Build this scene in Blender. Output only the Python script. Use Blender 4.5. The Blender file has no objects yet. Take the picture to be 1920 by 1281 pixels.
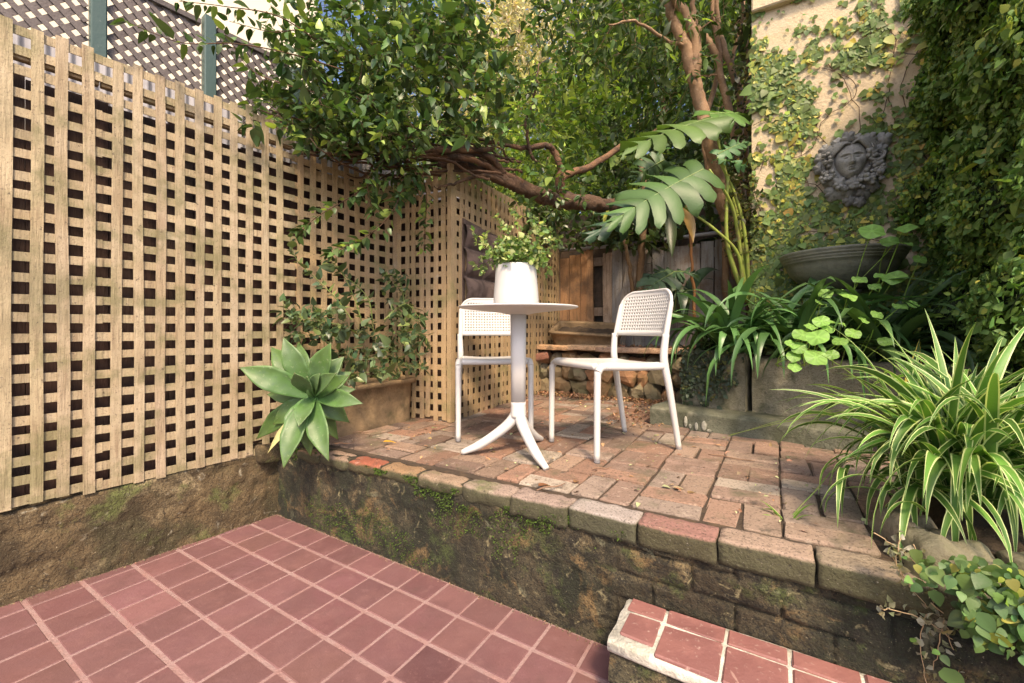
import bpy, math, random
import numpy as np
from mathutils import Vector, noise
rng = np.random.default_rng(7)
random.seed(7)
sc = bpy.context.scene
COL = sc.collection
PI = math.pi

# ------------------------------------------------------------------ frames
CH = 1.08                                     # eye height over the tiled floor
F = 803.0
C0 = np.array((-1.355, 2.478))                # the inner corner of the courtyard
A = np.array((.8535, -.521)); B = np.array((.521, .8535))      # along / across the raised terrace
TH = math.atan2(-.521, .8535)
AF = np.array((.8, -.6)); BF = np.array((.6, .8))              # across / along the long lattice fence
THF = math.atan2(-.6, .8)
def L(s, t, z=0.0):
    p = C0 + A*s + B*t
    return np.array((p[0], p[1], z))
def FL(s, t, z=0.0):
    p = C0 + AF*s + BF*t
    return np.array((p[0], p[1], z))
def at(u, v, Y):
    return np.array(((u-960)/F*Y, Y, CH+(615-v)/F*Y))
def terr(s, t=0.0): return .424 + .012*s
def nz(x, y=0., z=0.): return noise.noise(Vector((x, y, z)))

# ------------------------------------------------------------------ mesh builder
class MB:
    def __init__(s): s.V = []; s.F = []; s.C = []; s.n = 0
    def add(s, V, Fs, col=(1, 1, 1)):
        V = np.asarray(V, float).reshape(-1, 3)
        c = np.asarray(col, float)
        if c.ndim == 1: c = np.tile(c, (len(V), 1))
        if isinstance(Fs, np.ndarray): s.F.append(Fs + s.n)
        else:
            by = {}
            for f in Fs: by.setdefault(len(f), []).append(f)
            for k in by: s.F.append(np.array(by[k], int) + s.n)
        s.V.append(V); s.C.append(c); s.n += len(V)
    def inst(s, T, Fs, R, P, S, col):
        """many copies of a template: R (N,3,3) columns = axes, P (N,3), S (N,) or (N,3), col (N,3) or (N,k,3)"""
        N = len(P)
        if N == 0: return
        S = np.asarray(S, float)
        if S.ndim == 1: S = S[:, None]
        T = np.asarray(T, float)
        V = np.einsum('nij,nkj->nki', R, T[None]*S[:, None, :]) + P[:, None]
        col = np.asarray(col, float)
        if col.ndim == 2: col = np.repeat(col[:, None], len(T), 1)
        k = len(T)
        for Fa in Fs:
            Fa = np.asarray(Fa, int)
            off = (np.arange(N)*k)[:, None, None]
            s.F.append((Fa[None]+off).reshape(-1, Fa.shape[1]) + s.n)
        s.V.append(V.reshape(-1, 3)); s.C.append(col.reshape(-1, 3)); s.n += N*k
    def build(s, name, mat, parent=None, loc=(0, 0, 0), smooth=True, world=None, rz=0):
        """world = origin: vertices are given in world coordinates and stored relative to it"""
        V = np.concatenate(s.V) if s.V else np.zeros((0, 3))
        if world is not None: V = V - np.asarray(world)
        me = bpy.data.meshes.new(name)
        me.vertices.add(len(V)); me.vertices.foreach_set('co', V.astype(np.float32).ravel())
        loops = np.concatenate([f.ravel() for f in s.F]); sizes = np.concatenate([np.full(len(f), f.shape[1]) for f in s.F])
        me.loops.add(len(loops)); me.loops.foreach_set('vertex_index', loops.astype(np.int32))
        me.polygons.add(len(sizes))
        st = np.concatenate(([0], np.cumsum(sizes)[:-1]))
        me.polygons.foreach_set('loop_start', st.astype(np.int32))
        try: me.polygons.foreach_set('loop_total', sizes.astype(np.int32))
        except Exception: pass
        me.polygons.foreach_set('use_smooth', np.full(len(sizes), smooth, dtype=bool))
        at_ = me.attributes.new('tint', 'FLOAT_COLOR', 'POINT')
        c = np.concatenate(s.C); c = np.concatenate((c, np.ones((len(c), 1))), 1)
        at_.data.foreach_set('color', c.astype(np.float32).ravel())
        me.update(calc_edges=True); me.validate()
        me.materials.append(mat)
        o = bpy.data.objects.new(name, me); COL.objects.link(o)
        if parent is not None: o.parent = parent
        o.location = loc if world is None or parent is not None else tuple(world)
        if rz: o.rotation_euler = (0, 0, rz)
        return o

# chamfered box template
def _cbt():
    idx = {}; sg = []; ax = []
    for i in (-1, 1):
        for j in (-1, 1):
            for k in (-1, 1):
                for d in range(3): idx[(i, j, k, d)] = len(sg); sg.append((i, j, k)); ax.append(d)
    sg = np.array(sg, float); ax = np.array(ax)
    P = sg.copy()*.8
    for n in range(len(P)): P[n, ax[n]] = sg[n, ax[n]]
    fs = []
    for d in range(3):
        o = [x for x in range(3) if x != d]
        for s_ in (-1, 1):
            q = []
            for (x, y) in ((-1, -1), (1, -1), (1, 1), (-1, 1)):
                c = [0, 0, 0]; c[d] = s_; c[o[0]] = x; c[o[1]] = y; q.append(idx[(*c, d)])
            fs.append(q)
    for d1 in range(3):
        for d2 in range(d1+1, 3):
            d3 = 3-d1-d2
            for s1 in (-1, 1):
                for s2 in (-1, 1):
                    c = [0, 0, 0]; c[d1] = s1; c[d2] = s2; c[d3] = 1; e = list(c); e[d3] = -1
                    fs.append([idx[(*c, d1)], idx[(*e, d1)], idx[(*e, d2)], idx[(*c, d2)]])
    for i in (-1, 1):
        for j in (-1, 1):
            for k in (-1, 1): fs.append([idx[(i, j, k, d)] for d in range(3)])
    out = []
    for f in fs:
        a, b, c = P[f[0]], P[f[1]], P[f[2]]
        n = np.cross(b-a, c-a)
        if n.dot(sum(P[x] for x in f)) < 0: f = f[::-1]
        out.append(tuple(f))
    return sg, ax, out
CB_S, CB_A, CB_F = _cbt()
def cbox(mb, c, size, bev=.003, R=None, col=(1, 1, 1), jit=0.0):
    h = np.array(size, float)/2
    b = min(bev, h.min()*.9)
    P = CB_S*(h-b)
    for d in range(3):
        m = CB_A == d
        P[m, d] = CB_S[m, d]*h[d]
    if jit: P = P + rng.normal(0, jit, P.shape)
    if R is not None: P = P @ np.asarray(R).T
    mb.add(P+np.array(c), CB_F, col)
def rotz(a): c, s = math.cos(a), math.sin(a); return np.array(((c, -s, 0), (s, c, 0), (0, 0, 1)))
def rotx(a): c, s = math.cos(a), math.sin(a); return np.array(((1, 0, 0), (0, c, -s), (0, s, c)))
def roty(a): c, s = math.cos(a), math.sin(a); return np.array(((c, 0, s), (0, 1, 0), (-s, 0, c)))
def unit(v):
    v = np.asarray(v, float); return v/(np.linalg.norm(v, axis=-1, keepdims=True)+1e-9)
def smoothpath(P, n=6):
    """Catmull-Rom through the points"""
    P = np.asarray(P, float); Q = np.vstack((2*P[0]-P[1], P, 2*P[-1]-P[-2])); out = []
    for i in range(1, len(Q)-2):
        for k in range(n):
            t = k/n; a, b, c, d = Q[i-1], Q[i], Q[i+1], Q[i+2]
            out.append(.5*((2*b)+(-a+c)*t+(2*a-5*b+4*c-d)*t*t+(-a+3*b-3*c+d)*t**3))
    out.append(P[-1]); return np.array(out)
def tube(mb, P, r, n=8, col=(1, 1, 1), caps=True, sq=None, up=None, pw=2.0, bump=0.0):
    """round tube; sq=(a,b) scales the two section axes; pw>2 squares the section off"""
    P = np.asarray(P, float); m = len(P)
    r = np.full(m, r) if np.isscalar(r) else np.interp(np.linspace(0, 1, m), np.linspace(0, 1, len(r)), r)
    T = np.gradient(P, axis=0) if m > 2 else np.array([P[1]-P[0]]*2)
    T = unit(T)
    x = np.cross(T[0], (0, 0, 1) if up is None else up)
    if np.linalg.norm(x) < 1e-3: x = np.cross(T[0], (1, 0, 0))
    x = unit(x); V = []
    ang = np.arange(n)/n*2*PI
    ca, sa = np.cos(ang), np.sin(ang)
    if pw != 2.0:
        k = (np.abs(ca)**pw+np.abs(sa)**pw)**(-1/pw); ca, sa = ca*k, sa*k
    if sq: ca, sa = ca*sq[0], sa*sq[1]
    for i in range(m):
        x = unit(x - T[i]*x.dot(T[i])); y = np.cross(T[i], x)
        rr = r[i]
        if bump: rr = rr*(1+bump*(rng.random(n)-.5))[:, None]
        V.append(P[i] + (ca[:, None]*x+sa[:, None]*y)*rr)
    V = np.concatenate(V)
    k = np.arange(n); k2 = (k+1) % n
    Fs = np.concatenate([np.stack((i*n+k, i*n+k2, (i+1)*n+k2, (i+1)*n+k), 1) for i in range(m-1)])
    mb.add(V, Fs, col)
    if caps:
        e = [tuple(range(n))[::-1], tuple((m-1)*n+q for q in range(n))]
        mb.F.append(np.array(e)+mb.n-len(V))
def lathe(mb, prof, c=(0, 0, 0), n=48, col=(1, 1, 1), wob=0.0, a0=0.0, a1=2*PI):
    m = len(prof); V = []
    full = abs(a1-a0-2*PI) < 1e-6
    ang = a0+(a1-a0)*np.arange(n)/(n if full else n-1)
    for (r, z) in prof:
        rr = r*(1+wob*np.sin(3*ang+z*9))
        V.append(np.stack((c[0]+rr*np.cos(ang), c[1]+rr*np.sin(ang), np.full(n, c[2]+z)), 1))
    V = np.concatenate(V); Fs = []
    for i in range(m-1):
        for k in range(n if full else n-1):
            k2 = (k+1) % n; Fs.append((i*n+k, i*n+k2, (i+1)*n+k2, (i+1)*n+k))
    mb.add(V, np.array(Fs), col)
def slat(mb, p0, p1, wdir, w, th, seg=6, wave=.0, col=(1, 1, 1)):
    """a flat board from p0 to p1, a little bent"""
    p0 = np.asarray(p0, float); p1 = np.asarray(p1, float); wdir = unit(wdir); t = unit(p1-p0); nd = np.cross(t, wdir)
    V = []; ph = rng.random()*20
    for i in range(seg+1):
        f = i/seg; c = p0+(p1-p0)*f + wdir*wave*nz(ph, f*2.2)*2 + nd*wave*nz(ph+9, f*2.)*1.2
        for (x, y) in ((-1, -1), (1, -1), (1, 1), (-1, 1)):
            V.append(c+wdir*w/2*x+nd*th/2*y)
    Fs = []
    for i in range(seg):
        for k in range(4): Fs.append((i*4+k, i*4+(k+1) % 4, i*4+4+(k+1) % 4, i*4+4+k))
    Fs += [(3, 2, 1, 0), tuple(seg*4+k for k in range(4))]
    mb.add(V, Fs, col)
def grid(mb, nu, nv, fn, colfn=None, flip=False):
    V = []; Cc = []
    for j in range(nv+1):
        for i in range(nu+1):
            V.append(fn(i/nu, j/nv)); Cc.append(colfn(i/nu, j/nv) if colfn else (1, 1, 1))
    idx = np.arange((nu+1)*(nv+1)).reshape(nv+1, nu+1)
    a, b, c, d = idx[:-1, :-1].ravel(), idx[:-1, 1:].ravel(), idx[1:, 1:].ravel(), idx[1:, :-1].ravel()
    Fs = np.stack((a, b, c, d) if not flip else (a, d, c, b), 1)
    mb.add(np.array(V), Fs, np.array(Cc))
ICO = None
def ico():
    global ICO
    if ICO is None:
        import bmesh
        b = bmesh.new(); bmesh.ops.create_icosphere(b, subdivisions=2, radius=1)
        ICO = (np.array([v.co[:] for v in b.verts]), [np.array([[v.index for v in f.verts] for f in b.faces])]); b.free()
    return ICO
def rock(mb, c, size, R=None, amp=.22, col=(1, 1, 1), flat=4.0):
    T, Fs = ico(); ph = rng.random()*50
    d = np.array([nz(p[0]*1.3+ph, p[1]*1.3, p[2]*1.3) for p in T])
    k = (np.abs(T)**flat).sum(1)**(-1/flat)
    P = T*k[:, None]*(1+amp*d)[:, None]*np.array(size)/2
    if R is not None: P = P@R.T
    mb.add(P+np.array(c), Fs[0], col)

# ------------------------------------------------------------------ things
def tagp(o, label=None, cat=None, group=None, kind=None):
    if label: o['label'] = label
    if cat: o['category'] = cat
    if group: o['group'] = group
    if kind: o['kind'] = kind
    return o
def thing(name, label, cat, loc=(0, 0, 0), rz=0, group=None):
    o = bpy.data.objects.new(name, None); COL.objects.link(o)
    o.empty_display_size = .05
    o.location = tuple(loc); o.rotation_euler = (0, 0, rz)
    return tagp(o, label, cat, group)
def dup(root, loc, rz, label):
    r = root.copy(); COL.objects.link(r); r.location = tuple(loc); r.rotation_euler = (0, 0, rz); r['label'] = label
    for ch in list(root.children):
        c = ch.copy(); COL.objects.link(c); c.parent = r
        for g in list(ch.children):
            d = g.copy(); COL.objects.link(d); d.parent = c
    return r

# ------------------------------------------------------------------ materials
def M(name, col=(.5, .5, .5), rough=.6, tint=False, layers=(), bump=(), spec=.5, trans=0.0, rvar=0.0, metal=0., trcol=None):
    """layers: (scale, colour, lo, hi[, kind]) blended over the base by a noise; bump: (scale, strength)"""
    m = bpy.data.materials.new(name); m.use_nodes = True
    nt = m.node_tree; N = nt.nodes; K = nt.links
    bs = N['Principled BSDF']; out = N['Material Output']
    geo = N.new('ShaderNodeNewGeometry')
    def vec(scale):
        if np.isscalar(scale): return geo.outputs['Position'], scale
        v = N.new('ShaderNodeVectorMath'); v.operation = 'MULTIPLY'; K.new(geo.outputs['Position'], v.inputs[0]); v.inputs[1].default_value = scale
        return v.outputs[0], 1.0
    if tint:
        a = N.new('ShaderNodeAttribute'); a.attribute_name = 'tint'
        mx = N.new('ShaderNodeMix'); mx.data_type = 'RGBA'; mx.blend_type = 'MULTIPLY'; mx.inputs[0].default_value = 1
        mx.inputs[6].default_value = (*col, 1); K.new(a.outputs['Color'], mx.inputs[7]); cur = mx.outputs[2]
    else:
        rgb = N.new('ShaderNodeRGB'); rgb.outputs[0].default_value = (*col, 1); cur = rgb.outputs[0]
    for ly in layers:
        s, c, lo, hi = ly[:4]; kind = ly[4] if len(ly) > 4 else 'n'
        vo, s2 = vec(s)
        if kind == 'z':          # by height: s = unused, lo..hi metres
            sep = N.new('ShaderNodeSeparateXYZ'); K.new(geo.outputs['Position'], sep.inputs[0]); fac = sep.outputs[2]
        elif kind == 'nz':
            sep = N.new('ShaderNodeSeparateXYZ'); K.new(geo.outputs['Normal'], sep.inputs[0]); fac = sep.outputs[2]
        elif kind == 'v':
            t = N.new('ShaderNodeTexVoronoi'); t.feature = 'DISTANCE_TO_EDGE'; t.inputs['Scale'].default_value = s2
            dn = N.new('ShaderNodeTexNoise'); dn.inputs['Scale'].default_value = s2*2.5; dn.inputs['Detail'].default_value = 4; K.new(vo, dn.inputs['Vector'])
            dm = N.new('ShaderNodeVectorMath'); dm.operation = 'MULTIPLY_ADD'; K.new(dn.outputs['Color'], dm.inputs[0]); dm.inputs[1].default_value = (.35/s2*2,)*3; K.new(vo, dm.inputs[2])
            K.new(dm.outputs[0], t.inputs['Vector']); fac = t.outputs['Distance']
        else:
            t = N.new('ShaderNodeTexNoise'); t.inputs['Scale'].default_value = s2; t.inputs['Detail'].default_value = 6; t.inputs['Roughness'].default_value = .62
            if kind == 'd': t.inputs['Distortion'].default_value = 1.2
            K.new(vo, t.inputs['Vector']); fac = t.outputs[0]
        mr = N.new('ShaderNodeMapRange'); mr.inputs['From Min'].default_value = lo; mr.inputs['From Max'].default_value = hi
        K.new(fac, mr.inputs['Value'])
        mulf = ly[5] if len(ly) > 5 else 1.0
        mr.inputs['To Max'].default_value = mulf
        mx = N.new('ShaderNodeMix'); mx.data_type = 'RGBA'; K.new(mr.outputs[0], mx.inputs[0]); K.new(cur, mx.inputs[6]); mx.inputs[7].default_value = (*c, 1)
        cur = mx.outputs[2]
    K.new(cur, bs.inputs['Base Color'])
    bs.inputs['Roughness'].default_value = rough
    bs.inputs['Specular IOR Level'].default_value = spec
    bs.inputs['Metallic'].default_value = metal
    if rvar:
        t = N.new('ShaderNodeTexNoise'); t.inputs['Scale'].default_value = 14; t.inputs['Detail'].default_value = 4; K.new(geo.outputs['Position'], t.inputs['Vector'])
        mr = N.new('ShaderNodeMapRange'); mr.inputs['To Min'].default_value = rough-rvar; mr.inputs['To Max'].default_value = rough+rvar
        mr.inputs['From Min'].default_value = .3; mr.inputs['From Max'].default_value = .7
        K.new(t.outputs[0], mr.inputs[0]); K.new(mr.outputs[0], bs.inputs['Roughness'])
    prev = None
    for (s, st) in bump:
        vo, s2 = vec(s)
        t = N.new('ShaderNodeTexNoise'); t.inputs['Scale'].default_value = s2; t.inputs['Detail'].default_value = 5; t.inputs['Roughness'].default_value = .6
        K.new(vo, t.inputs['Vector'])
        b = N.new('ShaderNodeBump'); b.inputs['Strength'].default_value = st; b.inputs['Distance'].default_value = .01
        K.new(t.outputs[0], b.inputs['Height'])
        if prev: K.new(prev, b.inputs['Normal'])
        prev = b.outputs[0]
    if prev: K.new(prev, bs.inputs['Normal'])
    if trans:
        tr = N.new('ShaderNodeBsdfTranslucent'); ms = N.new('ShaderNodeMixShader'); ms.inputs[0].default_value = trans
        hs = N.new('ShaderNodeMix'); hs.data_type = 'RGBA'; hs.blend_type = 'MULTIPLY'; hs.inputs[0].default_value = 1
        hs.inputs[7].default_value = (*(trcol or (1.5, 1.6, .7)), 1); K.new(cur, hs.inputs[6]); K.new(hs.outputs[2], tr.inputs['Color'])
        K.new(bs.outputs[0], ms.inputs[1]); K.new(tr.outputs[0], ms.inputs[2]); K.new(ms.outputs[0], out.inputs['Surface'])
    return m

m_lattice = M('lattice_wood', (.42, .335, .215), .75, True, [(3.5, (.31, .235, .13), .42, .70), ((45, 45, 4), (.22, .155, .09), .52, .70, 'n', .8),
    (6, (.13, .13, .045), .48, .62, 'n', .6), (2.2, (.19, .165, .09), .52, .66, 'n', .6), (140, (.16, .12, .07), .56, .66, 'n', .6), (55, (.06, .04, .03), .63, .70, 'n', .8), (9, (.50, .42, .31), .6, .8, 'n', .5)], [((90, 90, 8), .5), (120, .25)])
m_lattice_old = M('weathered_lattice_wood', (.45, .32, .175), .78, True, [(140, (.14, .10, .06), .54, .64, 'n', .7), (3.5, (.34, .24, .13), .42, .75), ((30, 30, 3), (.3, .2, .11), .5, .8, 'n', .8),
    (5, (.16, .17, .06), .52, .70, 'n', .65), (50, (.05, .035, .025), .64, .72, 'n', .85), (8, (.42, .38, .32), .6, .75, 'n', .6)], [((90, 90, 8), .6), (120, .3)])
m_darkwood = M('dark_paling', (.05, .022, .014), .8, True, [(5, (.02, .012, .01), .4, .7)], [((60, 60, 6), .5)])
m_paling = M('bare_paling', (.36, .29, .23), .8, True, [(4, (.16, .10, .06), .45, .7), ((40, 40, 3), (.13, .085, .05), .5, .75), (60, (.05, .035, .03), .6, .7, 'n', .7)], [((80, 80, 5), .7)])
m_trellis = M('trellis_wood', (.125, .105, .10), .7, True, [((30, 30, 30), (.10, .08, .075), .5, .7)], [(80, .4)])
m_green = M('green_post_paint', (.05, .088, .08), .5, False, [(12, (.05, .09, .08), .5, .7), (60, (.12, .16, .14), .66, .72)], [(60, .15)])
m_corr = M('corrugated_steel', (.30, .29, .30), .5, False, [(5, (.2, .19, .2), .5, .7)], [(30, .1)])
m_tile = M('red_floor_tile', (.160, .078, .078), .5, True, [(5, (.12, .062, .064), .5, .66, 'n', .7), (22, (.22, .12, .115), .56, .68, 'n', .5), (2.5, (.15, .075, .073), .4, .7), (9, (.21, .108, .10), .5, .75, 'n', .5), (90, (.36, .2, .18), .64, .74, 'n', .5), (170, (.09, .04, .035), .62, .70, 'n', .6), (3.3, (.10, .055, .05), .58, .72, 'd', .6)], [(45, .12), (180, .12)], rvar=.12)
m_grout = M('pink_grout', (.29, .19, .178), .8, False, [(3, (.24, .14, .13), .45, .62), (130, (.12, .08, .07), .60, .68, 'n', .7), (12, (.28, .155, .14), .45, .7), (70, (.2, .12, .1), .64, .72, 'n', .7)], [(90, .5)])
m_grout_w = M('white_grout', (.55, .53, .46), .85, False, [(14, (.36, .34, .27), .45, .7), (60, (.2, .18, .13), .6, .72, 'n', .7)], [(60, .7)])
m_steptile = M('step_tile', (.20, .088, .078), .6, True, [(7, (.27, .12, .10), .45, .7), (60, (.5, .38, .32), .6, .7, 'n', .5), ((60, 8, 20), (.45, .3, .25), .64, .7, 'n', .5)], [(60, .25)], rvar=.12)
m_wall = M('mossy_render', (.062, .053, .030), .92, False, [(45, (.13, .105, .055), .54, .64, 'n', .7), (2.2, (.04, .030, .016), .42, .60), (4.5, (.24, .18, .09), .57, .70, 'd', .8), (3.4, (.016, .018, .008), .48, .57),
    (8, (.055, .075, .018), .56, .66, 'n', .75), (26, (.014, .012, .008), .52, .64, 'n', .85), (13, (.30, .26, .14), .61, .69, 'd', .75), (6, (.20, .13, .055), .56, .66, 'd', .7), (3, (.16, .16, .10), .64, .68, 'd', .6), (3.2, (.006, .005, .004), .005, .001, 'v', .8), ((7, 7, .7), (.020, .020, .012), .52, .66, 'n', .7), (120, (.010, .009, .006), .52, .60, 'n', .8), (170, (.26, .23, .15), .63, .69, 'n', .7)], [(14, 1.), (50, 1.), (150, .7)])
m_wall_l = M('stained_render', (.155, .108, .052), .92, False, [(2.6, (.060, .042, .020), .42, .56), (5.5, (.33, .26, .145), .56, .70, 'd', .8), (3.2, (.05, .042, .018), .52, .62, 'n', .9),
    (7, (.11, .13, .035), .56, .67, 'n', .8), (24, (.05, .036, .02), .58, .70, 'n', .7), (16, (.34, .31, .23), .62, .72, 'd', .7), (2.3, (.02, .014, .008), .005, .001, 'v', .8), (130, (.03, .022, .012), .52, .62, 'n', .7), (170, (.42, .36, .24), .62, .69, 'n', .6), (70, (.05, .035, .02), .56, .7, 'n', .6)], [(10, 1.), (36, 1.), (120, .8)])
m_brick = M('paving_brick', (1, 1, 1), .88, True, [(7, (.12, .08, .055), .52, .70, 'n', .7), (30, (.5, .42, .33), .58, .72, 'n', .5), (16, (.045, .04, .03), .60, .68, 'n', .7), (110, (.05, .035, .025), .55, .64, 'n', .75), (170, (.5, .4, .3), .62, .70, 'n', .5), (4.5, (.085, .085, .045), .54, .66, 'n', .7)], [(35, .5), (130, .5)])
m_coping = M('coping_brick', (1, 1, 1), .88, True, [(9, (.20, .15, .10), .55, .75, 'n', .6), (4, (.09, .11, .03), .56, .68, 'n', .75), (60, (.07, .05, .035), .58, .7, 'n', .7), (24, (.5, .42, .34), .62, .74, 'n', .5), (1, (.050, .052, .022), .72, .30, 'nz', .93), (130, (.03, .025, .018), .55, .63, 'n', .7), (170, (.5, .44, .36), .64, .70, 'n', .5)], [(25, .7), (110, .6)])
m_soil = M('damp_soil', (.055, .038, .024), .95, False, [(20, (.10, .065, .035), .5, .7), (60, (.02, .015, .01), .55, .7)], [(25, 1.), (90, .8)])
m_conc = M('old_concrete', (.24, .22, .16), .9, False, [(130, (.06, .055, .035), .54, .64, 'n', .7), (3, (.14, .13, .08), .42, .65), (9, (.07, .075, .04), .52, .7), (5, (.42, .38, .28), .58, .74, 'n', .7), (50, (.05, .045, .03), .6, .72, 'n', .7)], [(25, .7), (100, .5)])
m_slab = M('green_stained_slab', (.13, .135, .095), .9, False, [(130, (.04, .04, .025), .54, .64, 'n', .7), (4, (.06, .065, .035), .42, .65), (12, (.20, .195, .14), .55, .72), (50, (.03, .03, .02), .6, .72, 'n', .7)], [(25, .6), (100, .5)])
m_trough = M('sandstone_trough', (.27, .185, .10), .88, False, [(4, (.10, .07, .038), .45, .68), (9, (.08, .07, .03), .55, .7, 'n', .8), (6, (.46, .33, .18), .55, .75, 'n', .7), (60, (.05, .04, .03), .6, .72, 'n', .6)], [(20, .6), (90, .5)])
m_stone = M('field_stone', (1, 1, 1), .9, True, [(9, (.06, .05, .03), .5, .75, 'n', .8), (5, (.10, .11, .04), .5, .68, 'n', .6), (60, (.3, .24, .16), .62, .74, 'n', .5)], [(14, .8), (60, .7)])
m_render = M('cream_render', (.56, .45, .29), .9, False, [(130, (.3, .23, .15), .56, .66, 'n', .6), (3, (.50, .42, .30), .45, .7), (2.4, (.42, .36, .20), .54, .68, 'n', .7), (14, (.26, .20, .15), .60, .72, 'd', .6), (70, (.2, .15, .1), .62, .74, 'n', .6)], [(12, .4), (60, .6)])
m_lead = M('lead_grey_cast', (.30, .295, .265), .62, False, [(110, (.11, .108, .095), .54, .64, 'n', .6), (6, (.12, .118, .105), .42, .68), (22, (.20, .20, .185), .55, .75, 'n', .7), (10, (.13, .14, .09), .6, .72, 'n', .5)], [(60, .35)], rvar=.1)
m_bowl = M('patinated_bowl', (.19, .19, .14), .5, False, [(5, (.075, .078, .062), .42, .66), (14, (.24, .22, .13), .58, .74, 'n', .7), (60, (.04, .04, .03), .6, .72, 'n', .5)], [(30, .4), (110, .25)], rvar=.15)
m_white = M('white_resin', (.54, .53, .505), .42, False, [(7, (.44, .42, .37), .56, .72, 'n', .5), (60, (.46, .44, .39), .60, .72, 'n', .5), (5, (.57, .555, .53), .5, .8), (150, (.45, .42, .38), .72, .76, 'n', .5)], [(300, .04)], spec=.4)
m_pot = M('white_pot', (.53, .52, .50), .38, False, [(3, (.50, .49, .47), .5, .8)], [(200, .02)], spec=.4)
m_foot = M('grey_rubber', (.16, .15, .15), .7)
m_felt = M('brown_felt', (.13, .090, .075), .95, False, [(12, (.055, .036, .03), .45, .7), (120, (.13, .09, .075), .6, .75, 'n', .6)], [(250, .5), (12, .3)])
m_terra = M('terracotta', (.30, .10, .06), .85, False, [(12, (.18, .07, .05), .5, .7)], [(40, .3)])
def leafm(name, rough=.42, trans=.22, spec=.5, layers=(), bump=((60, .15),), trcol=None):
    return M(name, (1, 1, 1), rough, True, layers or [(14, (.06, .06, .02), .66, .78, 'n', .35)], bump, spec, trans, trcol=trcol)
m_leaf = leafm('glossy_leaf', .36, .22, .5)
m_leaf_b = leafm('soft_leaf', .5, .35, .4)
m_fig = leafm('creeping_fig_leaf', .5, .2, .4)
m_agave = leafm('agave_leaf', .45, .06, .4, [(5, (.13, .20, .11), .45, .7, 'n', .6), (70, (.24, .28, .16), .60, .70, 'n', .5), ((40, 40, 40), (.05, .10, .045), .55, .7, 'n', .5)], ((25, .12),))
m_mon = leafm('monstera_leaf', .46, .2, .4)
m_strap = leafm('strap_leaf', .38, .12, .5, [(20, (.05, .07, .03), .6, .75, 'n', .5)])
m_spider = leafm('striped_leaf', .45, .25, .4, [(40, (.2, .22, .08), .68, .76, 'n', .3)])
m_agv = None
m_nast = leafm('round_leaf', .5, .3, .4)
m_bark = M('brown_bark', (.12, .066, .036), .85, True, [(8, (.08, .045, .03), .45, .7), (22, (.30, .19, .11), .56, .74, 'n', .7), (60, (.05, .03, .02), .6, .7, 'n', .7), (11, (.03, .02, .013), .5, .62, 'n', .8)], [((22,22,22), 1.), (90, 1.)])
m_bark2 = M('pale_bark', (.27, .165, .09), .85, True, [(6, (.18, .11, .06), .45, .7), (26, (.44, .31, .19), .55, .72, 'n', .7), (14, (.10, .09, .05), .58, .7, 'n', .7)], [((30, 30, 12), .8), (90, .6)])
m_stem = M('green_stem', (.15, .20, .06), .6, True, [(20, (.2, .16, .07), .5, .7)], [(60, .2)])
m_litter = M('dry_litter', (1, 1, 1), .85, True, [(40, (.1, .06, .03), .55, .72, 'n', .6)], [(80, .4)])
m_moss = M('moss', (1, 1, 1), .95, True, (), (), .2)
m_earth = M('garden_earth', (.09, .07, .045), .95, False, [(2, (.06, .055, .03), .45, .65)], [(10, .5)])
# ================================================================== SETTING
mb = MB(); mb.add([(-60, -40, -.06), (60, -40, -.06), (60, 90, -.06), (-60, 90, -.06)], [(0, 1, 2, 3)])
tagp(mb.build('ground', m_earth, smooth=False), kind='structure')

# tiled courtyard floor: a grout bed and one slightly raised tile after another
mb = MB(); cbox(mb, (1.0, -1.35, -.02), (3.4, 2.7, .04), .001)
fl = mb.build('courtyard_floor', m_grout, None, tuple(L(0, 0, 0)), False, rz=TH); tagp(fl, kind='structure')
mb = MB()
ts = np.arange(-5, 15)*.16-.003
tt = [0, -.148, -.309, -.477, -.645] + [-.645-.163*k for k in range(1, 12)]
for i in range(len(ts)-1):
    for j in range(len(tt)-1):
        s0, s1, t1, t0 = ts[i], ts[i+1], tt[j], tt[j+1]
        if s0 > 2.6: continue
        g1, g2 = .0045+.0015*rng.random(), .0065+.0025*rng.random()
        if j == 0 and s0 < .15: continue
        w = 1+rng.normal(0, .09); c = (w, w*(1+rng.normal(0, .03)), w*(1+rng.normal(0, .03)))
        cbox(mb, ((s0+s1)/2+rng.normal(0, .001), (t0+t1)/2, -.0005+rng.normal(0, .0004)), (s1-s0-2*g1, t1-t0-2*g2, .006), .0022, col=c, jit=.0005)
        if j == 0 and s0 < .2 and False: pass
for (s0, s1) in ((-.3, .157), ):
    cbox(mb, ((s0+s1)/2, -.074, -.0005), (s1-s0-.01, .132, .006), .002, col=(.97, .98, 1))
t_ = mb.build('floor_tiles', m_tile, None, tuple(L(0, 0, 0)), False, rz=TH); tagp(t_, kind='structure')

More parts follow.
